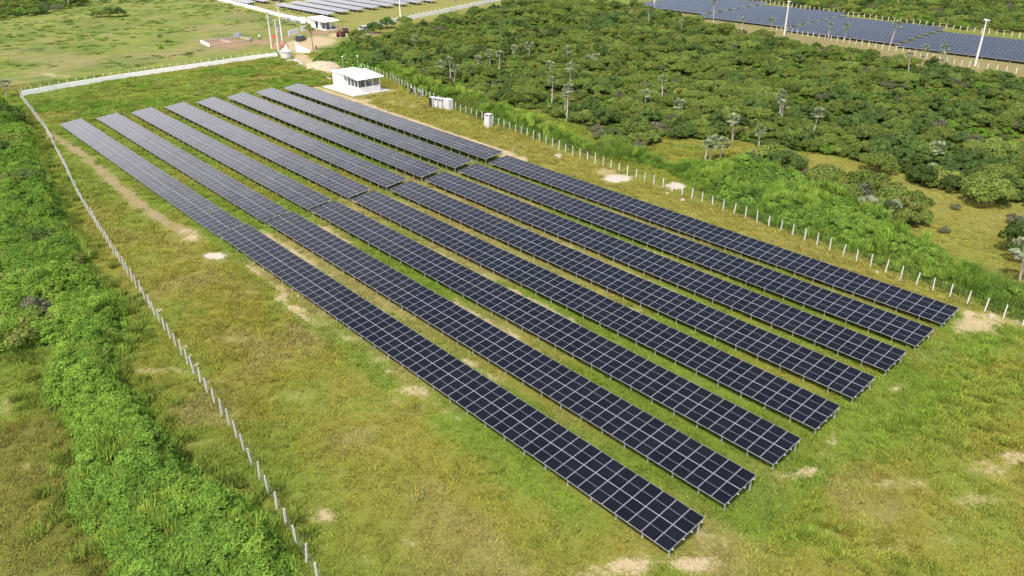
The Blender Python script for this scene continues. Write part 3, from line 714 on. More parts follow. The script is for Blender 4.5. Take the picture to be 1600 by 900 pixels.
def entrance():
    # white wing walls that slope down from the gate piers
    def wing(p0, p1, h0, h1, label):
        (x0, y0), (x1, y1) = p0, p1; L = math.hypot(x1-x0, y1-y0); a = math.atan2(y1-y0, x1-x0)
        g = empty('wing_wall', (x0, y0, gz(x0, y0)), label, 'wall', None, a)
        b = MB(); b.prism([(0, -.2), (L, -.2), (L, h1), (.5, h0*.8), (.35, h0), (0, h0)], -.12, .12); b.build('masonry', M['white'], g)
    wing(G(463.5, 81), G(485, 82.5), 2.5, .5, 'white triangular wing wall right of the entrance')
    wing(G(450, 84), G(437, 85), 2.4, .6, 'white triangular wing wall left of the entrance behind the grey tank')
    x, y = G(447.5, 90.5)
    g = empty('concrete_tank', (x, y, gz(x, y)), 'low grey concrete tank at the end of the long white wall', 'tank', None, .2)
    b = MB(); b.tube((0, 0, -.2), (0, 0, 1.7), 1.45, 1.38, 24); b.build('body', M['conc'], g)
    b = MB(); b.tube((0, 0, 1.7), (0, 0, 1.82), 1.52, 1.5, 24); b.build('lid', M['conc'], g)
entrance()
def kerb_path(name, P, w, h, mat):
    P = np.asarray(P); b = MB(); n = len(P)
    for a, c in zip(P[:-1], P[1:]):
        d = (c-a)/np.linalg.norm(c-a); nr = np.array([-d[1], d[0]])*w/2
        q = [a-nr, c-nr, c+nr, a+nr]; top = [(p[0], p[1], gz(*p)+h) for p in q]; b.face(top)
        for i in range(4):
            j = (i+1) % 4; b.face([(q[i][0], q[i][1], gz(*q[i])-.2), (q[j][0], q[j][1], gz(*q[j])-.2), top[j], top[i]])
    o = b.build(name, M[mat]); tag(o, kind='structure'); return o
kerb_path('concrete_path', GP([(434, 93), (446, 95.5), (458, 93.5), (466, 96), (470, 99.5), (466, 102), (456, 102.5)]), .9, .14, 'conc')
kerb_path('gravel_path', GP([(487, 107), (497, 113), (508, 118), (516, 124)]), .9, .10, 'conc')

def heap(px, py, r, h, mat, label, name='soil_pile', sx=1.0, rot=0.0, noise_s=31):
    x, y = G(px, py); nr, na = 9, 30; V = [(0, 0, h)]; F = []
    for i in range(1, nr+1):
        for j in range(na):
            a = 2*math.pi*j/na; t = i/nr; k = 1+.25*(float(vnoise(np.array(math.cos(a)*1.5+noise_s), np.array(math.sin(a)*1.5), 5))-.5)
            z = h*(1-t**1.5)*(.85+.3*float(vnoise(np.array(i*.7+noise_s), np.array(j*.5), 8))) - (.15 if i == nr else 0)
            V.append((r*t*k*math.cos(a)*sx, r*t*k*math.sin(a), z))
    for j in range(na): F.append((0, 1+j, 1+(j+1) % na))
    for i in range(1, nr):
        for j in range(na): F.append((1+(i-1)*na+j, 1+i*na+j, 1+i*na+(j+1) % na, 1+(i-1)*na+(j+1) % na))
    me = bpy.data.meshes.new(name); me.from_pydata(V, [], F); me.materials.append(M[mat]); me.polygons.foreach_set('use_smooth', [True]*len(F))
    tag(link(name, me, None, (x, y, gz(x, y)), (0, 0, rot)), label, 'pile')
heap(507, 104.5, 4.6, 1.3, 'sand', 'larger pale sand pile left of the service building', 'sand_pile', 1.3, .8)
heap(499, 101, 3.2, .9, 'sand', 'smaller pale sand pile up the track from the service building', 'sand_pile', 1.2, .3, 47)
heap(433.5, 75, 1.6, 1.7, 'orange', 'orange earth heap between the left two power poles', 'soil_pile', 1, 0, 12)
heap(442, 73, 1.7, 1.8, 'orange', 'orange earth heap at the foot of the tallest power pole', 'soil_pile', 1, 0, 15)
def red_tarp():
    x, y = G(429.5, 67); g = empty('red_canopy', (x, y, gz(x, y)), 'small red canopy behind the leftmost power pole', 'canopy')
    b = MB(); b.tube((0, 0, 1.5), (0, 0, 2.2), 1.2, .1, 8, cap=False); b.build('cloth', M['red'], g)
    b = MB(); b.tube((0, 0, -.1), (0, 0, 2.15), .04); b.build('pole', M['galv'], g)
red_tarp()
def foundation():
    g = empty('foundation', (*WS(55.5, 205), gz(55, 207)), 'unfinished low block foundation on red earth in the pasture', 'foundation')
    def seg(p, q, h, mt):
        b = MB(); L = math.hypot(q[0]-p[0], q[1]-p[1]); a = math.atan2(q[1]-p[1], q[0]-p[0])
        b.box(((p[0]+q[0])/2-55.5, (p[1]+q[1])/2-205, h/2), (L, .3, h), Matrix.Rotation(a, 3, 'Z')); b.build('wall', M[mt], g)
    seg((55.2, 204.2), (56.1, 212.2), .8, 'wall'); seg((56.4, 212.3), (68.2, 213.2), .7, 'brick'); seg((68.4, 213), (68.9, 207.0), .6, 'brick'); seg((62, 212.4), (62.5, 206.2), .5, 'brick'); seg((56.0, 204.6), (68.6, 206.9), .35, 'brick')
foundation()
def tarp_heap():
    x, y = G(372, 58.5); g = empty('material_bundle', (x, y, gz(x, y)), 'bluish grey bundle of material on the foundation back wall', 'bundle')
    b = MB()
    for k, (dx, dy, w, h) in enumerate(((-.7, 0, 1.2, .9), (.5, .2, 1.3, 1.2), (.1, -.5, 1.0, .6))): b.box((dx, dy, h/2), (w, .9, h), Matrix.Rotation(.3*k, 3, 'Z'), taper=.8)
    b.build('tarp', M['blue'], g)
tarp_heap()

def person(x, y, rot, shirt, trousers, bend, label):
    me = bpy.data.meshes.new('person')
    hip = .92; lean = bend
    up = lambda t: (math.sin(lean)*t, 0, hip+math.cos(lean)*t)
    v = [(0, 0, hip), up(.28), up(.5), up(.6), up(.72), (0, .1, hip-.05), (.05, .12, .5), (-.02, .12, .08), (.12, .13, .03), (0, -.1, hip-.05), (-.05, -.12, .5), (-.1, -.12, .08), (.04, -.13, .03)]
    a = up(.47); b = up(.2)
    v += [(a[0], .2, a[2]), (b[0]+.06, .27, b[2]), (b[0]+.25, .22, b[2]-.2), (a[0], -.2, a[2]), (b[0]+.06, -.27, b[2]), (b[0]+.28, -.2, b[2]-.12)]
    e = [(0, 1), (1, 2), (2, 3), (3, 4), (0, 5), (5, 6), (6, 7), (7, 8), (0, 9), (9, 10), (10, 11), (11, 12), (2, 13), (13, 14), (14, 15), (2, 16), (16, 17), (17, 18)]
    rad = [.15, .15, .16, .06, .11, .1, .075, .05, .05, .1, .075, .05, .05, .07, .05, .04, .07, .05, .04]
    me.from_pydata(v, e, [])
    o = link('person', me, None, (x, y, gz(x, y)), (0, 0, rot)); tag(o, label, 'person')
    sk = o.modifiers.new('skin', 'SKIN')
    for i, r in enumerate(rad): me.skin_vertices[0].data[i].radius = (r, r)
    me.skin_vertices[0].data[0].use_root = True
    sb = o.modifiers.new('sub', 'SUBSURF'); sb.levels = 1; sb.render_levels = 1
    m, nt, out = new_mat('clothes'); p = N(nt, 'ShaderNodeBsdfPrincipled'); p.inputs['Roughness'].default_value = .8
    sp = N(nt, 'ShaderNodeSeparateXYZ'); nt.links.new(obj_coord(nt), sp.inputs[0]); z = sp.outputs[2]
    c = mixc(nt, math_n(nt, 'GREATER_THAN', z, .9), trousers, shirt); c = mixc(nt, math_n(nt, 'GREATER_THAN', z, 1.47 if bend < .3 else 1.38), c, (.2, .11, .07))
    c = mixc(nt, math_n(nt, 'GREATER_THAN', z, 1.66 if bend < .3 else 1.55), c, (.02, .015, .01)); nt.links.new(c, p.inputs['Base Color']); nt.links.new(p.outputs[0], out.inputs[0]); me.materials.append(m)
person(*G(392.5, 65.5), 2.4, (.5, .5, .48), (.03, .03, .04), .45, 'person in pale shirt and dark trousers bending over the foundation corner')
person(*G(406, 62.5), 1.0, (.72, .72, .7), (.03, .03, .05), .15, 'person in white shirt and dark trousers standing right of the foundation')

# ------------------------------------------------------------------ vegetation: meshes
def mesh_quads(name, V, mat, leaf):
    """V: (n,4,3) array of quads"""
    n = len(V); me = bpy.data.meshes.new(name)
    me.vertices.add(n*4); me.vertices.foreach_set('co', V.astype(np.float32).ravel())
    me.loops.add(n*4); me.polygons.add(n); me.loops.foreach_set('vertex_index', np.arange(n*4, dtype=np.int32))
    me.polygons.foreach_set('loop_start', np.arange(0, n*4, 4, dtype=np.int32)); me.polygons.foreach_set('loop_total', np.full(n, 4, np.int32))
    me.update(calc_edges=True)
    at = me.attributes.new('leaf', 'FLOAT', 'FACE'); at.data.foreach_set('value', leaf.astype(np.float32))
    me.materials.append(mat); return me
def leaf_quads(P, Nn, size, r, jit=.7, asp=1.5):
    n = len(P); d = Nn + jit*r.normal(size=(n, 3)); d /= np.linalg.norm(d, axis=1)[:, None]
    a = np.cross(d, r.normal(size=(n, 3))); a /= np.linalg.norm(a, axis=1)[:, None]; b = np.cross(d, a)
    s = size*r.uniform(.6, 1.3, n)[:, None]; a = a*s*asp*.5; b = b*s*.5
    # pointed leaf-shaped quads
    return np.stack([P-a, P-b*.9+a*.1, P+a, P+b*.9+a*.1], 1)
def crown_mesh(name, mat, seed, rad=2.4, hgt=3.2, nb=14, nl=1900, leaf=.34, flat=.75, low=.5, core=True):
    r = np.random.default_rng(seed); P = []; D = []
    cs = []
    for k in range(nb):
        a = r.uniform(0, 2*np.pi); q = rad*.72*np.sqrt(r.uniform(0, 1)); z = low + (hgt-low)*(.12+.72*(1-(q/rad)**2)*r.uniform(.35, 1.0))
        cs.append((q*np.cos(a), q*np.sin(a), z, rad*r.uniform(.16, .34)))
    cs = np.array(cs); w = cs[:, 3]**2; w /= w.sum()
    cnt = r.multinomial(nl, w)
    for (x, y, z, b), n in zip(cs, cnt):
        d = r.normal(size=(n, 3)); d[:, 2] = np.abs(d[:, 2])*1.0 - .35*r.uniform(0, 1, n)*(r.uniform(0, 1, n) < .6); d /= np.linalg.norm(d, axis=1)[:, None]
        p = np.array([x, y, z]) + d*b*r.uniform(.78, 1.06, n)[:, None]*np.array([1, 1, flat])
        P.append(p); D.append(d)
    P = np.concatenate(P); D = np.concatenate(D)
    k = np.ones(len(P), bool)
    for x, y, z, b in cs: k &= ~((((P-np.array([x, y, z]))/np.array([1, 1, flat]))**2).sum(1) < (b*.7)**2)
    P, D = P[k], D[k]
    return mesh_quads(name, leaf_quads(P, D, leaf, r, .55), mat, r.uniform(0, 1, len(P)))
def trunk_mesh(h, r0, mat, seed, limbs=5):
    r = random.Random(seed); b = MB(); b.tube((0, 0, -.3), (.1, .05, h*.45), r0, r0*.7, 7, cap=False)
    for k in range(limbs):
        a = k*6.28/limbs+r.uniform(-.4, .4); q = r.uniform(.5, 1.0)*h*.4
        b.tube((.1, .05, h*.42), (q*math.cos(a), q*math.sin(a), h*r.uniform(.65, .85)), r0*.5, r0*.15, 5, cap=False)
    return b.mesh('trunk', mat)

LM = {'dark': leaf_mat('dark leaves', (.118, .176, .046), .35, (.102, .170, .050)),
      'mid': leaf_mat('mid green leaves', (.168, .232, .052), .35, (.200, .245, .056)),
      'olive': leaf_mat('olive leaves', (.215, .262, .064), .3, (.245, .268, .064)),
      'grey': leaf_mat('grey leaves', (.170, .180, .105), .25, (.160, .155, .095)),
      'lush': leaf_mat('lush leaves', (.135, .245, .036), .25, (.165, .262, .042)),
      'palm': leaf_mat('waxy palm fans', (.235, .270, .165), .15, (.20, .245, .12), trans=.25)}
KINDS = []   # (name, category word, label, mesh, trunk)
def tree_kind(key, mat, seed, **kw):
    return key, crown_mesh('crown', LM[mat], seed, **kw), kw.get('hgt', 3.2)
TREES = [tree_kind('dark', 'dark', 1, rad=2.4, hgt=3.1, nb=30, nl=4800, leaf=.19, low=.05), tree_kind('dark', 'dark', 2, rad=1.9, hgt=3.5, nb=24, nl=4000, leaf=.19, flat=.85, low=.1),
         tree_kind('mid', 'mid', 3, rad=2.7, hgt=2.8, nb=34, nl=5200, leaf=.19, low=.0), tree_kind('mid', 'mid', 4, rad=2.1, hgt=2.5, nb=24, nl=4000, leaf=.19, low=.0), tree_kind('mid', 'mid', 9, rad=2.9, hgt=3.4, nb=36, nl=5600, leaf=.19, low=.2),
         tree_kind('olive', 'olive', 5, rad=2.3, hgt=2.4, nb=26, nl=4000, leaf=.18, low=.0), tree_kind('grey', 'grey', 6, rad=2.1, hgt=2.4, nb=26, nl=1900, leaf=.2, low=.1),
         tree_kind('lush', 'lush', 7, rad=2.1, hgt=2.0, nb=22, nl=2500, leaf=.26, low=.0)]
TRUNK = [trunk_mesh(h, .13, M['bark'], k) for k, (_, _, h) in enumerate(TREES)]
TLAB = {'dark': 'dark green rounded tree of the scrub wood', 'mid': 'mid green spreading tree of the scrub wood', 'olive': 'olive yellowish bush of the scrub wood',
        'grey': 'greyish thin-leaved bush of the scrub wood', 'lush': 'bright green leafy bush of the scrub wood'}

HID = bpy.data.collections.new('plant_sources')     # never linked to the scene
def source_set(name, meshes):
    c = bpy.data.collections.new(name)
    for k, me in enumerate(meshes):
        o = bpy.data.objects.new(f'{name}_{k:02d}', me); c.objects.link(o)
    return c
def scatter(name, P, scale, idx, tint, coll, label=None, tilt=.12):
    n = len(P); me = bpy.data.meshes.new(name); me.vertices.add(n); me.vertices.foreach_set('co', np.asarray(P, np.float32).ravel())
    rot = np.stack([rng.normal(0, tilt, n), rng.normal(0, tilt, n), rng.uniform(0, 6.283, n)], 1)
    def at(nm, ty, dt, key): a = me.attributes.new(nm, ty, 'POINT'); a.data.foreach_set(key, np.asarray(dt).ravel())
    at('rot', 'FLOAT_VECTOR', rot.astype(np.float32), 'vector'); at('scl', 'FLOAT_VECTOR', np.asarray(scale, np.float32), 'vector')
    at('idx', 'INT', np.asarray(idx, np.int32), 'value')
    t = np.ones((n, 4), np.float32); t[:, :3] = tint; at('tint', 'FLOAT_COLOR', t, 'color')
    o = link(name, me); tag(o, kind='stuff')
    ng = bpy.data.node_groups.new(name, 'GeometryNodeTree')
    ng.interface.new_socket('Geometry', in_out='INPUT', socket_type='NodeSocketGeometry'); ng.interface.new_socket('Geometry', in_out='OUTPUT', socket_type='NodeSocketGeometry')
    i = ng.nodes.new('NodeGroupInput'); ou = ng.nodes.new('NodeGroupOutput'); ip = ng.nodes.new('GeometryNodeInstanceOnPoints')
    ci = ng.nodes.new('GeometryNodeCollectionInfo'); ci.inputs['Collection'].default_value = coll; ci.inputs['Separate Children'].default_value = True; ci.inputs['Reset Children'].default_value = True
    def na(nm, ty): a = ng.nodes.new('GeometryNodeInputNamedAttribute'); a.data_type = ty; a.inputs['Name'].default_value = nm; return a.outputs['Attribute']
    e2r = ng.nodes.new('FunctionNodeEulerToRotation')
    ng.links.new(i.outputs[0], ip.inputs['Points']); ng.links.new(ci.outputs[0], ip.inputs['Instance']); ip.inputs['Pick Instance'].default_value = True
    ng.links.new(na('idx', 'INT'), ip.inputs['Instance Index']); ng.links.new(na('rot', 'FLOAT_VECTOR'), e2r.inputs[0]); ng.links.new(e2r.outputs[0], ip.inputs['Rotation'])
    ng.links.new(na('scl', 'FLOAT_VECTOR'), ip.inputs['Scale']); ng.links.new(ip.outputs[0], ou.inputs[0])
    md = o.modifiers.new('scatter', 'NODES'); md.node_group = ng
    return o

# ------------------------------------------------------------------ grass
GRASS = leaf_mat('grass blades', (.1, .1, .1), mode='INST', trans=.3)
VINE = leaf_mat('vine leaves', (.1, .1, .1), mode='INST', trans=.25)
def tuft(seed, n, rad, h, w, lean=.9):
    r = np.random.default_rng(seed); a = r.uniform(0, 6.283, n); q = rad*np.sqrt(r.uniform(0, 1, n))
    B = np.stack([q*np.cos(a), q*np.sin(a), np.full(n, -.02)], 1); d = r.uniform(0, 6.283, n); L = h*r.uniform(.5, 1.15, n); le = r.uniform(.15, lean, n)
    T = B + np.stack([L*np.sin(le)*np.cos(d), L*np.sin(le)*np.sin(d), L*np.cos(le)], 1)
    s = np.stack([-np.sin(d), np.cos(d), 0*d], 1)*(w*r.uniform(.6, 1.3, n))[:, None]*.5
    return np.stack([B-s, B+s, T+s*.35, T-s*.35], 1), r.uniform(0, 1, n)
def tuft_mesh(nm, *a, **k):
    V, l = tuft(*a, **k); return mesh_quads(nm, V, GRASS, l)
short = source_set('tuft_short', [tuft_mesh('t', s, 70, .55, .2, .05, lean=1.25) for s in (1, 2, 3)] + [tuft_mesh('t', s, 60, .5, .42, .055, lean=1.1) for s in (4, 5)])
tall = source_set('tuft_tall', [tuft_mesh('t', s, 80, .5, .95, .07, lean=.75) for s in (11, 12, 13)])

def jpoints(x0, x1, y0, y1, dens):
    n = int((x1-x0)*(y1-y0)*dens); return rng.uniform(x0, x1, n), rng.uniform(y0, y1, n)
def visible(x, y, margin=.08, off=.24):
    d = np.stack([x-CAM[0], y-CAM[1], SL*y-CAM[2]], -1); z = d@_F; u = (d@_Rt)/z*FOC/800; v = (d@_U)/z*FOC/450
    return (z > 1) & (np.abs(u) < 1+margin+off) & (np.abs(v) < 1+margin+off)
def grass_layer():
    P = []; Sx = []; I = []; T = []
    for (x0, x1, y0, y1, dens, sc) in ((-45, 75, -25, 60, 6.0, 1.0), (-30, 75, 60, 110, 2.6, 1.25), (-20, 75, 110, 185, 1.5, 1.5), (60, 140, 0, 110, 1.0, 1.5)):
        x, y = jpoints(x0, x1, y0, y1, dens); k = visible(x, y); x, y = x[k], y[k]
        c, b, bc = ground_fields(x, y)
        keep = (b + (vnoise(x*1.1, y*1.1, 3)-.5)*.7 < .42) & ~inside(forest_poly, x, y) & ~inside(left_thicket, x, y)
        keep &= ~((x > 53) & (x < 62.4) & (y > 124) & (y < 137.6)) & ~((x > 94) & (x < 101) & (y > 208) & (y < 221))
        mead = inside(meadow, x, y)
        x, y, c, mead = x[keep], y[keep], c[keep], mead[keep]
        n = len(x); und = (np.mod(x, 6.331) < 3.6) & (x > -.2) & (x < 48.3) & (y > 0) & (y < 139)
        h = (.25+.8*fbm(x, y, 7, 3, 101))*np.where(und, .6, 1)*np.where(mead, .3, 1)
        P.append(np.stack([x, y, SL*y-.03], 1)); s = sc*rng.uniform(.75, 1.2, n)
        Sx.append(np.stack([s, s, s*h*.95], 1)); I.append(np.where(rng.uniform(0, 1, n) < .6+.0*h, rng.integers(0, 3, n), rng.integers(3, 5, n)))
        T.append(np.clip(c*1.75*rng.uniform(.86, 1.14, (n, 1))*(1+rng.normal(0, .03, (n, 3))), 0, 1))
    scatter('grass', np.concatenate(P), np.concatenate(Sx), np.concatenate(I), np.concatenate(T), short)
grass_layer()

# rank grass and weeds: in front right, behind the tables, along the fence
def tall_layer():
    P = []; Sx = []; I = []; T = []
    def add(x, y, s, hs, tint):
        n = len(x)
        if not n: return
        P.append(np.stack([x, y, SL*y-.05], 1)); Sx.append(np.stack([s, s, s*hs], 1)); I.append(rng.integers(0, 3, n)); T.append(tint)
    # front right
    x, y = jpoints(-10, 75, -25, 22, 1.6); k = visible(x, y) & ((y < -3+.0*x) | (x > 53)); x, y = x[k], y[k]
    c, b, _ = ground_fields(x, y); m = fbm(x, y, 5, 3, 201); k = (m > .47) & (b < .35) & (x < 51+.1*y); x, y, c = x[k], y[k], c[k]; n = len(x)
    add(x, y, rng.uniform(.6, 1.0, n), rng.uniform(.3, .7, n), np.clip(c*np.array([1.6, 1.75, 1.6])*rng.uniform(.7, 1.3, (n, 1)), 0, 1))
    # behind the tables
    x, y = jpoints(-2, 62, 140, 177, 2.0); k = visible(x, y); x, y = x[k], y[k]; m = fbm(x, y, 6, 3, 211); k = (m > .5) & (y < 170+.11*x) & ~((x > 51) & (y < 138)); x, y, m = x[k], y[k], m[k]; n = len(x)
    g = mix(np.broadcast_to(np.array([.195, .240, .055]), (n, 3)), np.array([.130, .225, .035]), sst(.5, .65, m)); c = g*rng.uniform(.7, 1.25, (n, 1))
    add(x, y, rng.uniform(.9, 1.5, n), rng.uniform(.2, .5, n), c*np.array([1.32, 1.2, 1.2]))
    # weedy tussocks over the pasture
    x, y = jpoints(-45, 112, 182, 345, .13); k = visible(x, y); x, y = x[k], y[k]; m = fbm(x*.8, y, 8, 4, 231); k = (m > .5) & ~((x > 52) & (x < 112) & (y < 222)) & ((y > 186+.06*x)); x, y, m = x[k], y[k], m[k]; n = len(x)
    add(x, y, rng.uniform(1.2, 2.4, n), rng.uniform(.08, .24, n), mix(np.broadcast_to(np.array([.25, .28, .075]), (n, 3)), np.array([.17, .25, .05]), sst(.5, .6, m))*rng.uniform(.7, 1.2, (n, 1)))
    # tall green stand beyond the right fence
    xx = right_grass[:, 0]; yy = right_grass[:, 1]
    x, y = jpoints(xx.min(), xx.max(), yy.min(), yy.max(), 3.2); k = inside(right_grass, x, y) & visible(x, y); x, y = x[k], y[k]; n = len(x)
    d = pdist(right_grass, x, y); m = fbm(x, y, 6, 3, 221)
    g = mix(np.broadcast_to(np.array([.150, .250, .040]), (n, 3)), np.array([.195, .250, .055]), sst(.5, .7, m)*.8)
    add(x, y, rng.uniform(.9, 1.4, n), (.5+1.1*sst(.2, 2.5, d))*rng.uniform(.8, 1.2, n), g*rng.uniform(.7, 1.25, (n, 1)))
    # edge of the left thicket
    x, y = jpoints(-40, 4, 0, 172, 1.4); k = visible(x, y) & ~inside(left_thicket, x, y); x, y = x[k], y[k]; d = pdist(left_thicket, x, y); k = d < 2.5*rng.uniform(0, 1, len(x)); x, y = x[k], y[k]; n = len(x)
    add(x, y, rng.uniform(.8, 1.2, n), rng.uniform(.4, .8, n), np.array([.17, .225, .04])*rng.uniform(.7, 1.3, (n, 1)))
    for poly, dens in ((left_thicket, 1.3), (right_grass, .6)):
        x0, y0 = poly.min(0); x1, y1 = poly.max(0); x, y = jpoints(x0, x1, y0, y1, dens); k = inside(poly, x, y) & visible(x, y); x, y = x[k], y[k]; n = len(x)
        d = pdist(poly, x, y); hh = 2.7*sst(-.2, 2.2, d)*(.3+1.3*fbm(x, y, 5.0, 3, 301))
        m = fbm(x, y, 7, 3, 321); kk = m > .44; x, y, d, hh, m = x[kk], y[kk], d[kk], hh[kk], m[kk]; n = len(x)
        P.append(np.stack([x, y, SL*y+np.maximum(hh*.85-.5, -.05)], 1)); s = rng.uniform(.8, 1.2, n); Sx.append(np.stack([s, s, s*rng.uniform(.8, 1.25, n)], 1)); I.append(rng.integers(0, 3, n))
        T.append(mix(np.broadcast_to(np.array([.215, .335, .052]), (n, 3)), np.array([.285, .385, .066]), sst(.5, .66, m))*rng.uniform(.75, 1.2, (n, 1)))
    scatter('tall_grass', np.concatenate(P), np.concatenate(Sx), np.concatenate(I), np.concatenate(T), tall)
tall_layer()

# ------------------------------------------------------------------ leafy thickets
def clump(seed, n, rad, leaf):
    r = np.random.default_rng(seed); d = r.normal(size=(n, 3)); d[:, 2] = np.abs(d[:, 2]); d /= np.linalg.norm(d, axis=1)[:, None]
    P = d*rad*r.uniform(.55, 1.05, n)[:, None]*np.array([1, 1, .8])
    return leaf_quads(P, d+np.array([0, 0, .5]), leaf, r, .55, 2.6), r.uniform(0, 1, n)
def clump_mesh(nm, *a):
    V, l = clump(*a); return mesh_quads(nm, V, VINE, l)
clumps = source_set('vine_clump', [clump_mesh('c', s, 190, .55, .105) for s in (1, 2, 3, 4)])
def thicket(name, poly, H, edge, dens, ncell, seed, cols, holes=(), pow_=1.0, zoff=0.0):
    x0, y0 = poly.min(0)-1; x1, y1 = poly.max(0)+1
    def height(x, y):
        d = pdist(poly, x, y)*np.where(inside(poly, x, y), 1, -1)
        h = H*sst(-.2, edge, d)*(.3+1.3*fbm(x, y, 5.0, 3, seed))*(.65+.7*fbm(x, y, 1.5, 2, seed+5))
        for hx, hy, hr in holes: h = h*(1-.95*np.exp(-((x-hx)**2+(y-hy)**2)/hr**2))
        return h, d
    xs = np.arange(x0, x1, ncell); ys = np.arange(y0, y1, ncell); X, Y = np.meshgrid(xs, ys); h, d = height(X, Y); Z = SL*Y+h*.78-.12
    k = (d > -.1) & visible(X, Y, .35); ind = -np.ones(X.size, int); kk = k.ravel(); ind[kk] = np.arange(kk.sum()); I = ind.reshape(X.shape)
    q = np.stack([I[:-1, :-1], I[:-1, 1:], I[1:, 1:], I[1:, :-1]], -1).reshape(-1, 4); q = q[(q >= 0).all(1)]
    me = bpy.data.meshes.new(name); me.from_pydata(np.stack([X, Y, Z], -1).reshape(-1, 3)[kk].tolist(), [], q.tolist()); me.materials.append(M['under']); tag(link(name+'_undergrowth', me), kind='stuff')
    x, y = jpoints(x0, x1, y0, y1, dens); m = inside(poly, x, y) & visible(x, y, .15); x, y = x[m], y[m]; h, d = height(x, y); n = len(x)
    t1 = fbm(x, y, 7, 3, seed+20); t2 = fbm(x, y, 2.2, 3, seed+40)
    c = mix(np.broadcast_to(np.array(cols[0]), (n, 3)), np.array(cols[1]), sst(.42, .66, t1)); c = mix(c, np.array(cols[2]), sst(.55, .75, t2)*.6)
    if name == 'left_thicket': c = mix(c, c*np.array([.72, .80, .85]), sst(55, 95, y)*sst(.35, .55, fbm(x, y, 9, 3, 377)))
    s = rng.uniform(.6, 1.15, n)
    return np.stack([x, y, SL*y+h*.92-.15], 1), np.stack([s, s, s], 1), c*rng.uniform(.75, 1.25, (n, 1))
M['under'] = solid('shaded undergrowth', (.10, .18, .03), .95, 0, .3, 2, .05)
hole = G(197, 722, 1.0)
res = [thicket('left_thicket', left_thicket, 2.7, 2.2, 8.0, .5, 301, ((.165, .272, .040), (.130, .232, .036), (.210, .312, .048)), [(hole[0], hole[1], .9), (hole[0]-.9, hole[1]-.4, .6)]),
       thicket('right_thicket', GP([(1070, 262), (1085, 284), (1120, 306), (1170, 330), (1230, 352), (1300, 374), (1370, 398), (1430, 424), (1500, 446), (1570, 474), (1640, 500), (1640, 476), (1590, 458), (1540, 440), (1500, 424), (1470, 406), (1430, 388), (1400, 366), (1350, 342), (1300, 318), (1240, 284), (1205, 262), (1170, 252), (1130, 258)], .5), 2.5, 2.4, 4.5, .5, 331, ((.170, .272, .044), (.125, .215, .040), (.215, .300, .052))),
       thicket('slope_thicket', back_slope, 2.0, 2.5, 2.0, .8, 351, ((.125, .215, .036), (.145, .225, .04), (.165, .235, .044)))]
P, Sx, T = (np.concatenate([r[k] for r in res]) for k in range(3))
scatter('vine_leaves', P, Sx, rng.integers(0, 4, len(P)), T, clumps, tilt=.35)

# ------------------------------------------------------------------ scrub wood
def dart(poly, rmin, tries, seed, extra=None):
    r = np.random.default_rng(seed); x0, y0 = poly.min(0); x1, y1 = poly.max(0)
    x = r.uniform(x0, x1, tries); y = r.uniform(y0, y1, tries); k = inside(poly, x, y) & visible(x, y, .12); x, y = x[k], y[k]
    grid = {}; out = []
    for a, b in zip(x, y):
        i, j = int(a//rmin), int(b//rmin); ok = True
        for di in (-1, 0, 1):
            for dj in (-1, 0, 1):
                for (p, q) in grid.get((i+di, j+dj), ()):
                    if (p-a)**2+(q-b)**2 < rmin*rmin: ok = False; break
                if not ok: break
            if not ok: break
        if ok: grid.setdefault((i, j), []).append((a, b)); out.append((a, b))
    return np.array(out)
W = dart(forest_poly, 1.85, 140000, 71)
W = W[fbm(W[:, 0], W[:, 1], 15, 3, 455) < .60]
CLEAR = [(*G(870, 150), 5.5), (*G(940, 205), 5), (*G(1175, 228), 5), (*G(735, 135), 4), (*G(1115, 46), 7)]
def wkind(x, y, r):
    m = fbm(np.array([x]), np.array([y]), 14, 3, 401)[0]
    u = r.random()
    if u < .07: return 6
    if m > .58: return r.choice((5, 7, 3, 2)) if u < .75 else 4
    if m < .42: return r.choice((0, 1, 0, 2))
    return r.choice((0, 1, 2, 2, 3, 4, 5, 7))
rr = random.Random(9)
trees = []
for x, y in W:
    if any((x-a)**2+(y-b)**2 < c*c for a, b, c in CLEAR) and rr.random() < .9: continue
    k = wkind(x, y, rr); trees.append([x, y, k, rr.choice((rr.uniform(.35, .6), rr.uniform(.45, .75), rr.uniform(.55, .9), rr.uniform(.8, 1.2)))*(.85 if k > 4 else 1.0)])
dist = lambda t: math.hypot(t[0]-CAM[0], t[1]-CAM[1])
inframe = visible(np.array([t[0] for t in trees]), np.array([t[1] for t in trees]), -.02, 0)
for t, f in zip(trees, inframe): t.append(bool(f))
trees.sort(key=lambda t: (not t[4], -t[3]*2.5/dist(t)))
proto = {}
def place_tree(x, y, k, s, label, group, cat='tree', rot=None, name=None):
    key = (k, name)
    rot = rr.uniform(0, 6.28) if rot is None else rot
    if key not in proto:
        g = empty(name or ('scrub_tree' if k < 5 else 'bush'), (x, y, gz(x, y)), label, cat, group, rot); g.scale = (s,)*3
        link('crown', TREES[k][1], g); link('trunk', TRUNK[k], g); proto[key] = g; return g
    g = dup(proto[key], (x, y, gz(x, y)), rot, s, label, group); g['category'] = cat; return g
NI = 270
for x, y, k, s, _ in trees[:NI]:
    place_tree(x, y, k, s, TLAB[TREES[k][0]], 'trees and bushes of the scrub wood ('+TREES[k][0]+')', 'tree' if k < 5 else 'bush')
rest = trees[NI:]
wood = source_set('wood_crown', [t[1] for t in TREES])
def mass(name, L):
    L = np.array(L); n = len(L); s = L[:, 3]; scatter(name, np.stack([L[:, 0], L[:, 1], SL*L[:, 1]], 1), np.stack([s, s, s*np.array([rr.uniform(.85, 1.2) for _ in range(n)])], 1), L[:, 2].astype(int), np.ones((n, 3)), wood, tilt=.05)
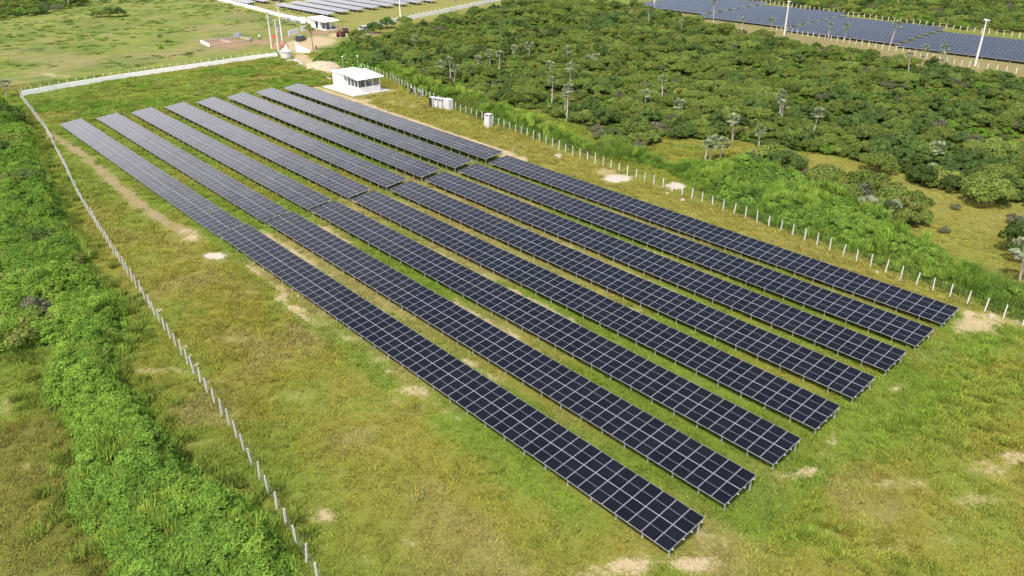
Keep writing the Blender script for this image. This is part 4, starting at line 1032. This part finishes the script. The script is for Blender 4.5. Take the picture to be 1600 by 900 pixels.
mass('scrub_wood', rest)
# low undergrowth that fills the wood floor
U = dart(forest_poly, 2.1, 60000, 73)
U = [[x, y, rr.choice((3, 5, 7, 7, 2)), rr.uniform(.3, .55)] for x, y in U if not any((x-a)**2+(y-b)**2 < c*c*.3 for a, b, c in CLEAR)]
mass('undergrowth', U)
# woodland behind the distant field, and at the top left
B2 = dart(np.array([(272, 20), (450, -60), (520, 60), (420, 210), (300, 220), (276, 172), (262, 113), (258, 80)]), 3.4, 30000, 77)
B3 = dart(GP([(-150, 30), (-150, -60), (110, -70), (150, -20), (140, 8), (100, 16), (40, 28), (0, 32)]), 3.6, 9000, 79)
mass('distant_woodland', [[x, y, wkind(x, y, rr), rr.uniform(.8, 1.35)] for x, y in np.concatenate([B2, B3])])

# separate shrubs in the meadow and around it (px of the foot, size, kind, words)
SHRUBS = [(40, 300, 1.0, 0, 'dark shrub high in the left thicket, nearest the dirt track'), (14, 310, 1.1, 2, 'broad green shrub at the left edge above the middle dark bush'), (60, 330, .8, 3, 'small green shrub on the right side of the left thicket'), (22, 385, 1.0, 2, 'broad green shrub at the left edge below the middle dark bush'), (70, 395, .9, 0, 'dark shrub in the lower middle of the left thicket'), (22, 235, 1.0, 2, 'green shrub in the upper left thicket below the dark one'), (100, 420, .8, 5, 'olive shrub at the right side of the left thicket'), (55, 425, .9, 2, 'green shrub between the yellowish bush and the dark one'), (95, 470, .8, 3, 'small green shrub where the thicket narrows'),
    (1205, 256, 1.0, 2, 'mid green shrub behind the big olive one'), (1240, 262, .9, 3, 'green shrub where the upper meadow narrows'), (1290, 292, 1.0, 2, 'rounded green shrub in the middle of the meadow thicket'), (1318, 318, 1.0, 3, 'green shrub low in the meadow thicket'), (1352, 300, 1.0, 2, 'rounded green shrub at the upper edge of the meadow thicket'), (1385, 308, .9, 5, 'olive shrub above the two low palms'), (1418, 330, .9, 2, 'rounded green shrub at the open end of the meadow thicket'),
    (1182, 262, 1.25, 5, 'big olive shrub with pale tips where the tall grass meets the meadow'), (1222, 272, 1.1, 0, 'dark green leafy shrub beside the big olive shrub'),
    (1168, 268, .9, 0, 'dark shrub at the left foot of the big olive shrub'), (1272, 300, .95, 3, 'green shrub in the middle of the meadow edge, left of three'), (1305, 300, .85, 5, 'olive shrub in the middle of the meadow edge'), (1335, 312, .95, 6, 'greyish shrub in the meadow edge thicket'),
    (1262, 285, .7, 6, 'small greyish shrub at the upper left of the meadow thicket'), (1340, 288, .75, 5, 'olive shrub jutting into the meadow'), (1370, 340, 1.0, 3, 'green shrub round the two low palms'), (1410, 345, 1.1, 5, 'olive shrub at the right end of the meadow thicket'), (1430, 350, .8, 3, 'green shrub at the lower right end of the meadow thicket'), (1395, 322, .9, 2, 'mid green shrub behind the two low palms'), (1320, 330, .9, 7, 'bright shrub over the vines below the meadow thicket'),
    (1370, 268, .95, 2, 'round dark green shrub alone in the upper meadow'), (1492, 327, .3, 6, 'tiny grey shrub alone in the open meadow'), (1585, 350, .5, 6, 'grey scraggy bush in the meadow at the right edge'), (1475, 364, .3, 6, 'small grey shrub at the lower edge of the meadow'), (1450, 342, .25, 6, 'low grey shrub left of the open meadow'),
    (1450, 285, 1.0, 3, 'bushy green shrub at the front corner of the wood by the meadow'), (1540, 318, 1.15, 2, 'large green shrub at the wood front above the open meadow'), (1478, 292, .9, 5, 'olive shrub at the wood front above the open meadow'), (1605, 400, 1.3, 0, 'dark tree crown cut by the right edge beside the meadow'),
    (30, 462, 1.0, 5, 'yellowish green bush at the left edge in the thicket'), (42, 510, 1.15, 6, 'greyish bush below the yellowish one at the left edge'), (26, 535, 1.0, 5, 'olive bush at the lower left end of the thicket'), (75, 520, 1.0, 3, 'green bush at the thicket corner beside the greyish bush'), (8, 430, 1.1, 3, 'mid green bush cut by the left edge'), (70, 450, .9, 7, 'bright green bush in the left thicket'),
    (10, 262, 1.2, 0, 'dark bush cut by the left edge in the upper thicket'), (30, 345, 1.0, 0, 'dark bush in the middle of the left thicket'), (15, 200, 1.2, 0, 'dark bush by the left end of the white wall'), (12, 500, .9, 3, 'green bush at the left edge between olive ones'),
    (172, 27, 1.3, 0, 'dark low shrub standing alone in the upper pasture'), (152, 27, 1.1, 3, 'pale shrub left of the dark one in the pasture'), (186, 26, 1.2, 0, 'dark shrub at the right end of the pasture clump'), (108, 38, .8, 3, 'small dark bush beside the pasture ditch'), (250, 58, .4, 7, 'small low bush in the middle of the pasture'), (252, 76, .4, 7, 'small low bush low in the pasture'), (262, 66, .4, 7, 'small low bush right of the pasture hollow'),
    (30, 24, 1.3, 7, 'bright green shrub in front of the top left trees'), (60, 22, 1.3, 7, 'bright green shrub right of the first in front of the top left trees'), (90, 14, 1.1, 7, 'bright green shrub at the right end of the top left trees'), (195, 3, 1.3, 7, 'bright green shrub at the top edge left of centre'), (220, 2, 1.3, 0, 'dark shrub at the top edge left of centre'), (165, 4, 1.2, 7, 'bright green shrub at the top edge above the pasture clump'),
    (585, 52, 1.3, 0, 'dark tree at the upper left corner of the wood'), (560, 62, 1.2, 2, 'green tree behind the tractor at the wood corner'), (605, 44, 1.3, 0, 'tall dark tree against the far wall'), (632, 40, 1.2, 2, 'green tree against the far wall right of the white pole'), (515, 84, .8, 7, 'bright bush beside the sandy yard'), (535, 92, .9, 7, 'bright bush on the slope above the service building')]
for px, py, s, k, lab in SHRUBS:
    x, y = G(px, py); place_tree(x, y, k, s*(1.3 if py > 150 else 1.0), lab, None, 'bush', name='shrub')
for o in proto.values(): pass

# ------------------------------------------------------------------ palms
def fan_crown(seed, n=26, rad=1.15, up=.55):
    r = np.random.default_rng(seed); Q = []
    for k in range(n):
        a = r.uniform(0, 6.283); el = r.uniform(-.75, 1.35); d = np.array([np.cos(a)*np.cos(el), np.sin(a)*np.cos(el), np.sin(el)])
        pl = rad*r.uniform(.45, .65); c = d*pl; side = np.cross(d, [0, 0, 1.0]); side /= np.linalg.norm(side)+1e-9; nrm = np.cross(side, d)
        w = .02; Q.append([0*c-side*w, 0*c+side*w, c+side*w, c-side*w])
        fr = rad*r.uniform(.42, .6)
        for t in np.linspace(-1.35, 1.35, 9):
            v = d*np.cos(t)+side*np.sin(t); v = v - nrm*.25*abs(np.sin(t)) + np.array([0, 0, -.12]); s = np.cross(v, nrm); s /= np.linalg.norm(s)+1e-9
            L = fr*(1-.18*abs(t)); Q.append([c-s*.02, c+s*.02, c+v*L+s*.075, c+v*L-s*.075])
    Q = np.array(Q); return mesh_quads('crown', Q, LM['palm'], r.uniform(0, 1, len(Q)))
FAN = [fan_crown(s) for s in (1, 2, 3)]; FANLOW = fan_crown(7, 30, 1.5)
def palm(px, py, cx, cy, lab, k, wide=1.0):
    x, y = G(px, py)
    # height from how far the crown stands above the foot in the survey
    d = math.sqrt((x-CAM[0])**2+(y-CAM[1])**2+CAM[2]**2); H = max(1.2, (py-cy)*d/FOC/math.cos(PITCH)*1.02)
    dx = (cx-px)*d/FOC; lean = dx/H
    # remove the part of the offset that perspective itself gives a vertical trunk
    lean -= ((px-800)/FOC)*math.sin(PITCH)*1.0
    g = empty('palm_tree', (x, y, gz(x, y)), lab, 'palm', 'fan palms of the wood and meadow', rr.uniform(0, .3)); g.rotation_euler = (0, 0, 0)
    tip = Vector((lean*H*math.cos(YAW), -lean*H*math.sin(YAW), H))
    b = MB(); b.tube((0, 0, -.3), tip*.5+Vector((lean*.1, 0, 0)), .15, .11, 8, cap=False); b.tube(tip*.5+Vector((lean*.1, 0, 0)), tip, .11, .09, 8, cap=False); b.build('trunk', M['trunk'], g)
    c = link('crown', FAN[k % 3], g, tip, (0, 0, rr.uniform(0, 6.28))); c.scale = (wide*rr.uniform(.9, 1.15),)*3
    return g
PALMS = [(747.5, 113, 747, 97, 'slender fan palm, left of the three upright trunks in the left wood'), (765.5, 110, 765, 88, 'slender fan palm, middle of the three upright trunks in the left wood'), (779.5, 118, 781, 91, 'slender fan palm, right of the three upright trunks in the left wood'),
    (803, 96, 803, 80, 'fan palm standing further back above the three upright trunks'), (827, 98, 827, 76, 'fan palm with bare trunk right of the three, further back'), (860, 126, 858.5, 106, 'upper fan palm of the left leaning pair near the clearing'), (862, 162, 863.5, 133, 'lower fan palm of the left pair near the clearing'),
    (891, 142, 891, 111, 'fan palm behind the tallest white trunk'), (885.5, 189, 888, 146, 'tallest fan palm with a long white trunk beside the tall grass'), (882.5, 178, 884, 150, 'fan palm just left of the tallest white trunk'), (886, 102, 886, 83, 'fan palm with short visible trunk up in the left wood'), (705, 127, 702, 100, 'left fan palm of the pair beside the cartons'), (709, 130, 712, 112, 'right fan palm of the pair beside the cartons'), (690, 118, 689, 104, 'fan palm behind the pair beside the cartons'),
    (648.5, 78, 648, 64, 'fan palm at the left side of the wood'), (711, 19, 709, 4, 'fan palm silhouetted before the far white wall'), (759, 6, 758, -8, 'fan palm at the top edge by the far wall'), (933, 108, 932, 93, 'fan palm with hidden trunk deep in the left wood'), (920, 110, 919, 97, 'grey fan palm left of the hidden one deep in the left wood'),
    (1014, 43, 1014, 19, 'thin fan palm at the top of the wood, left of two'), (1064, 56, 1065, 40, 'thin fan palm at the top of the wood, right of two'), (1114.5, 42, 1115.5, 13, 'tall fan palm rising against the distant panels'), (1159, 56, 1160, 37, 'fan palm below the distant panels'), (1206, 52, 1206, 37, 'bushy fan palm in front of the panels left of the white pole'),
    (1034.5, 165, 1035, 132, 'fan palm with white trunk in the centre of the wood'), (1008, 171, 1009, 151, 'short fan palm left of the central white trunk'), (1061, 182, 1061, 166, 'short fan palm right of the central white trunk'), (1217, 190, 1222, 156, 'upper crown of the double fan palm right of centre'), (1219, 196, 1224, 170, 'lower crown of the double fan palm right of centre'),
    (1266, 226, 1278, 186, 'leaning fan palm with long pale trunk above the meadow'), (1185, 230, 1188, 208, 'short stout fan palm beside the olive shrub'), (1144.5, 221, 1146, 192, 'fan palm with dark crown above the dead bush'), (1100, 255, 1106, 230, 'left grey fan palm of the low group behind the tall grass'), (1109, 252, 1114, 226, 'middle grey fan palm of the low group behind the tall grass'), (1124, 249, 1130, 228, 'leaning grey fan palm of the low group behind the tall grass'),
    (1293.5, 62, 1297, 45, 'fan palm before the distant panels, left of a pair'), (1320, 63, 1322, 48, 'fan palm before the distant panels, right of a pair'), (1390, 72, 1400, 48, 'tall leaning fan palm standing out against the distant panels'), (1419, 119, 1421, 95, 'fan palm with white trunk in the right wood'), (1476, 96, 1476, 82, 'round fan palm at the fence before the distant panels'), (1447, 90, 1447, 79, 'small fan palm left of the round one at the fence'),
    (1459, 261, 1465, 238, 'large silvery fan palm in front of the right wood'), (1456, 284, 1456, 270, 'low silvery fan palm beneath the large one'), (1380, 250, 1380, 236, 'low grey fan palm at the meadow edge of the wood'), (1357, 341, 1357, 325, 'left of the two low fan palms in the meadow thicket'), (1392, 345, 1392, 330, 'right of the two low fan palms in the meadow thicket'), (1593, 442, 1600, 398, 'stout fan palm with grey trunk at the right edge'),
    (10, 152, 8, 137, 'small fan palm at the left edge near the wall corner'), (107, 12, 105, -14, 'bare pale trunk of a palm at the top left edge'), (1402, 20, 1404, -8, 'pale palm trunk at the top edge beyond the distant panels'), (1325, 10, 1326, -12, 'palm trunk at the top edge beyond the fence'), (575, 75, 575, 58, 'pale fan palm at the upper left of the wood')]
for k, (px, py, cx, cy, lab) in enumerate(PALMS):
    palm(px, py, cx, cy, lab, k, 1.25 if lab.startswith(('large', 'stout', 'left of', 'right of the two', 'round', 'tall leaning')) else 1.0)
def yard_tree():
    x, y = G(490, 79); g = empty('slender_tree', (x, y, gz(x, y)), 'lone slender tree with thin sparse crown by the sandy yard', 'tree')
    b = MB(); b.tube((0, 0, -.3), (-.2, .1, 5.2), .16, .1, 8, cap=False)
    for k in range(7):
        a = k*.9; b.tube((-.2, .1, 4.4+.1*k), (1.6*math.cos(a)-.2, 1.6*math.sin(a), 5.6+.15*k), .05, .02, 5, cap=False)
    b.build('trunk', M['bark'], g)
    link('crown', crown_mesh('crown', LM['olive'], 33, rad=2.0, hgt=2.6, nb=12, nl=420, leaf=.3, low=.2), g, (-.2, 0, 4.6))
yard_tree()

# ------------------------------------------------------------------ light, sky, camera
EL, AZ = R(60), math.atan2(-.38, -.92)          # direction towards the sun: front left of the site
sv = Vector((math.cos(EL)*math.cos(AZ), math.cos(EL)*math.sin(AZ), math.sin(EL)))
L = bpy.data.lights.new('sun', 'SUN'); L.energy = 3.2; L.angle = R(1.2); L.color = (1, .96, .89)
so = link('sun', L); so.rotation_euler = sv.to_track_quat('Z', 'Y').to_euler()
w = bpy.data.worlds.new('World'); S.world = w; w.use_nodes = True; nt = w.node_tree
for n in list(nt.nodes): nt.nodes.remove(n)
sk = nt.nodes.new('ShaderNodeTexSky'); sk.sky_type = 'NISHITA'; sk.sun_disc = False; sk.sun_elevation = EL; sk.sun_rotation = math.atan2(sv.x, sv.y)
sk.air_density = 1.0; sk.dust_density = 4.0; sk.ozone_density = 1.0
bg = nt.nodes.new('ShaderNodeBackground'); bg.inputs[1].default_value = .15; ow = nt.nodes.new('ShaderNodeOutputWorld')
# bright cloud bank low round the horizon, thin broken cloud above it
tc = nt.nodes.new('ShaderNodeTexCoord'); sx = nt.nodes.new('ShaderNodeSeparateXYZ'); nt.links.new(tc.outputs['Generated'], sx.inputs[0])
cn = noise(nt, 3.0, 6, tc.outputs['Generated'], .6)
el = math_n(nt, 'ADD', sx.outputs[2], math_n(nt, 'MULTIPLY_ADD', cn, -.24, .12))
bank = math_n(nt, 'SUBTRACT', 1.0, ramp(nt, el, .30, .60))
bank = math_n(nt, 'MULTIPLY', bank, math_n(nt, 'MULTIPLY_ADD', ramp(nt, math_n(nt, 'ADD', sx.outputs[0], math_n(nt, 'MULTIPLY_ADD', cn, .3, -.15)), .42, .76), -.86, 1.0))
puff = math_n(nt, 'MULTIPLY', ramp(nt, cn, .58, .75), .12)
cl = math_n(nt, 'MAXIMUM', bank, puff)
nt.links.new(mixc(nt, cl, sk.outputs[0], (9.0, 8.8, 9.4)), bg.inputs[0]); nt.links.new(bg.outputs[0], ow.inputs[0])
cd = bpy.data.cameras.new('camera'); cd.sensor_width = 36; cd.lens = FOC/1600*36; cd.clip_end = 20000; cd.clip_start = .5
co = link('camera', cd); co.location = CAM
co.matrix_world = Matrix(((_Rt[0], _U[0], -_F[0], CAM[0]), (_Rt[1], _U[1], -_F[1], CAM[1]), (_Rt[2], _U[2], -_F[2], CAM[2]), (0, 0, 0, 1)))
S.camera = co
S.view_settings.view_transform = 'Standard'; S.view_settings.look = 'None'; S.view_settings.exposure = .55; S.view_settings.gamma = 1.0; S.view_settings.use_curve_mapping = False
S.render.engine = 'CYCLES'; S.cycles.max_bounces = 5; S.cycles.diffuse_bounces = 2; S.cycles.transparent_max_bounces = 4
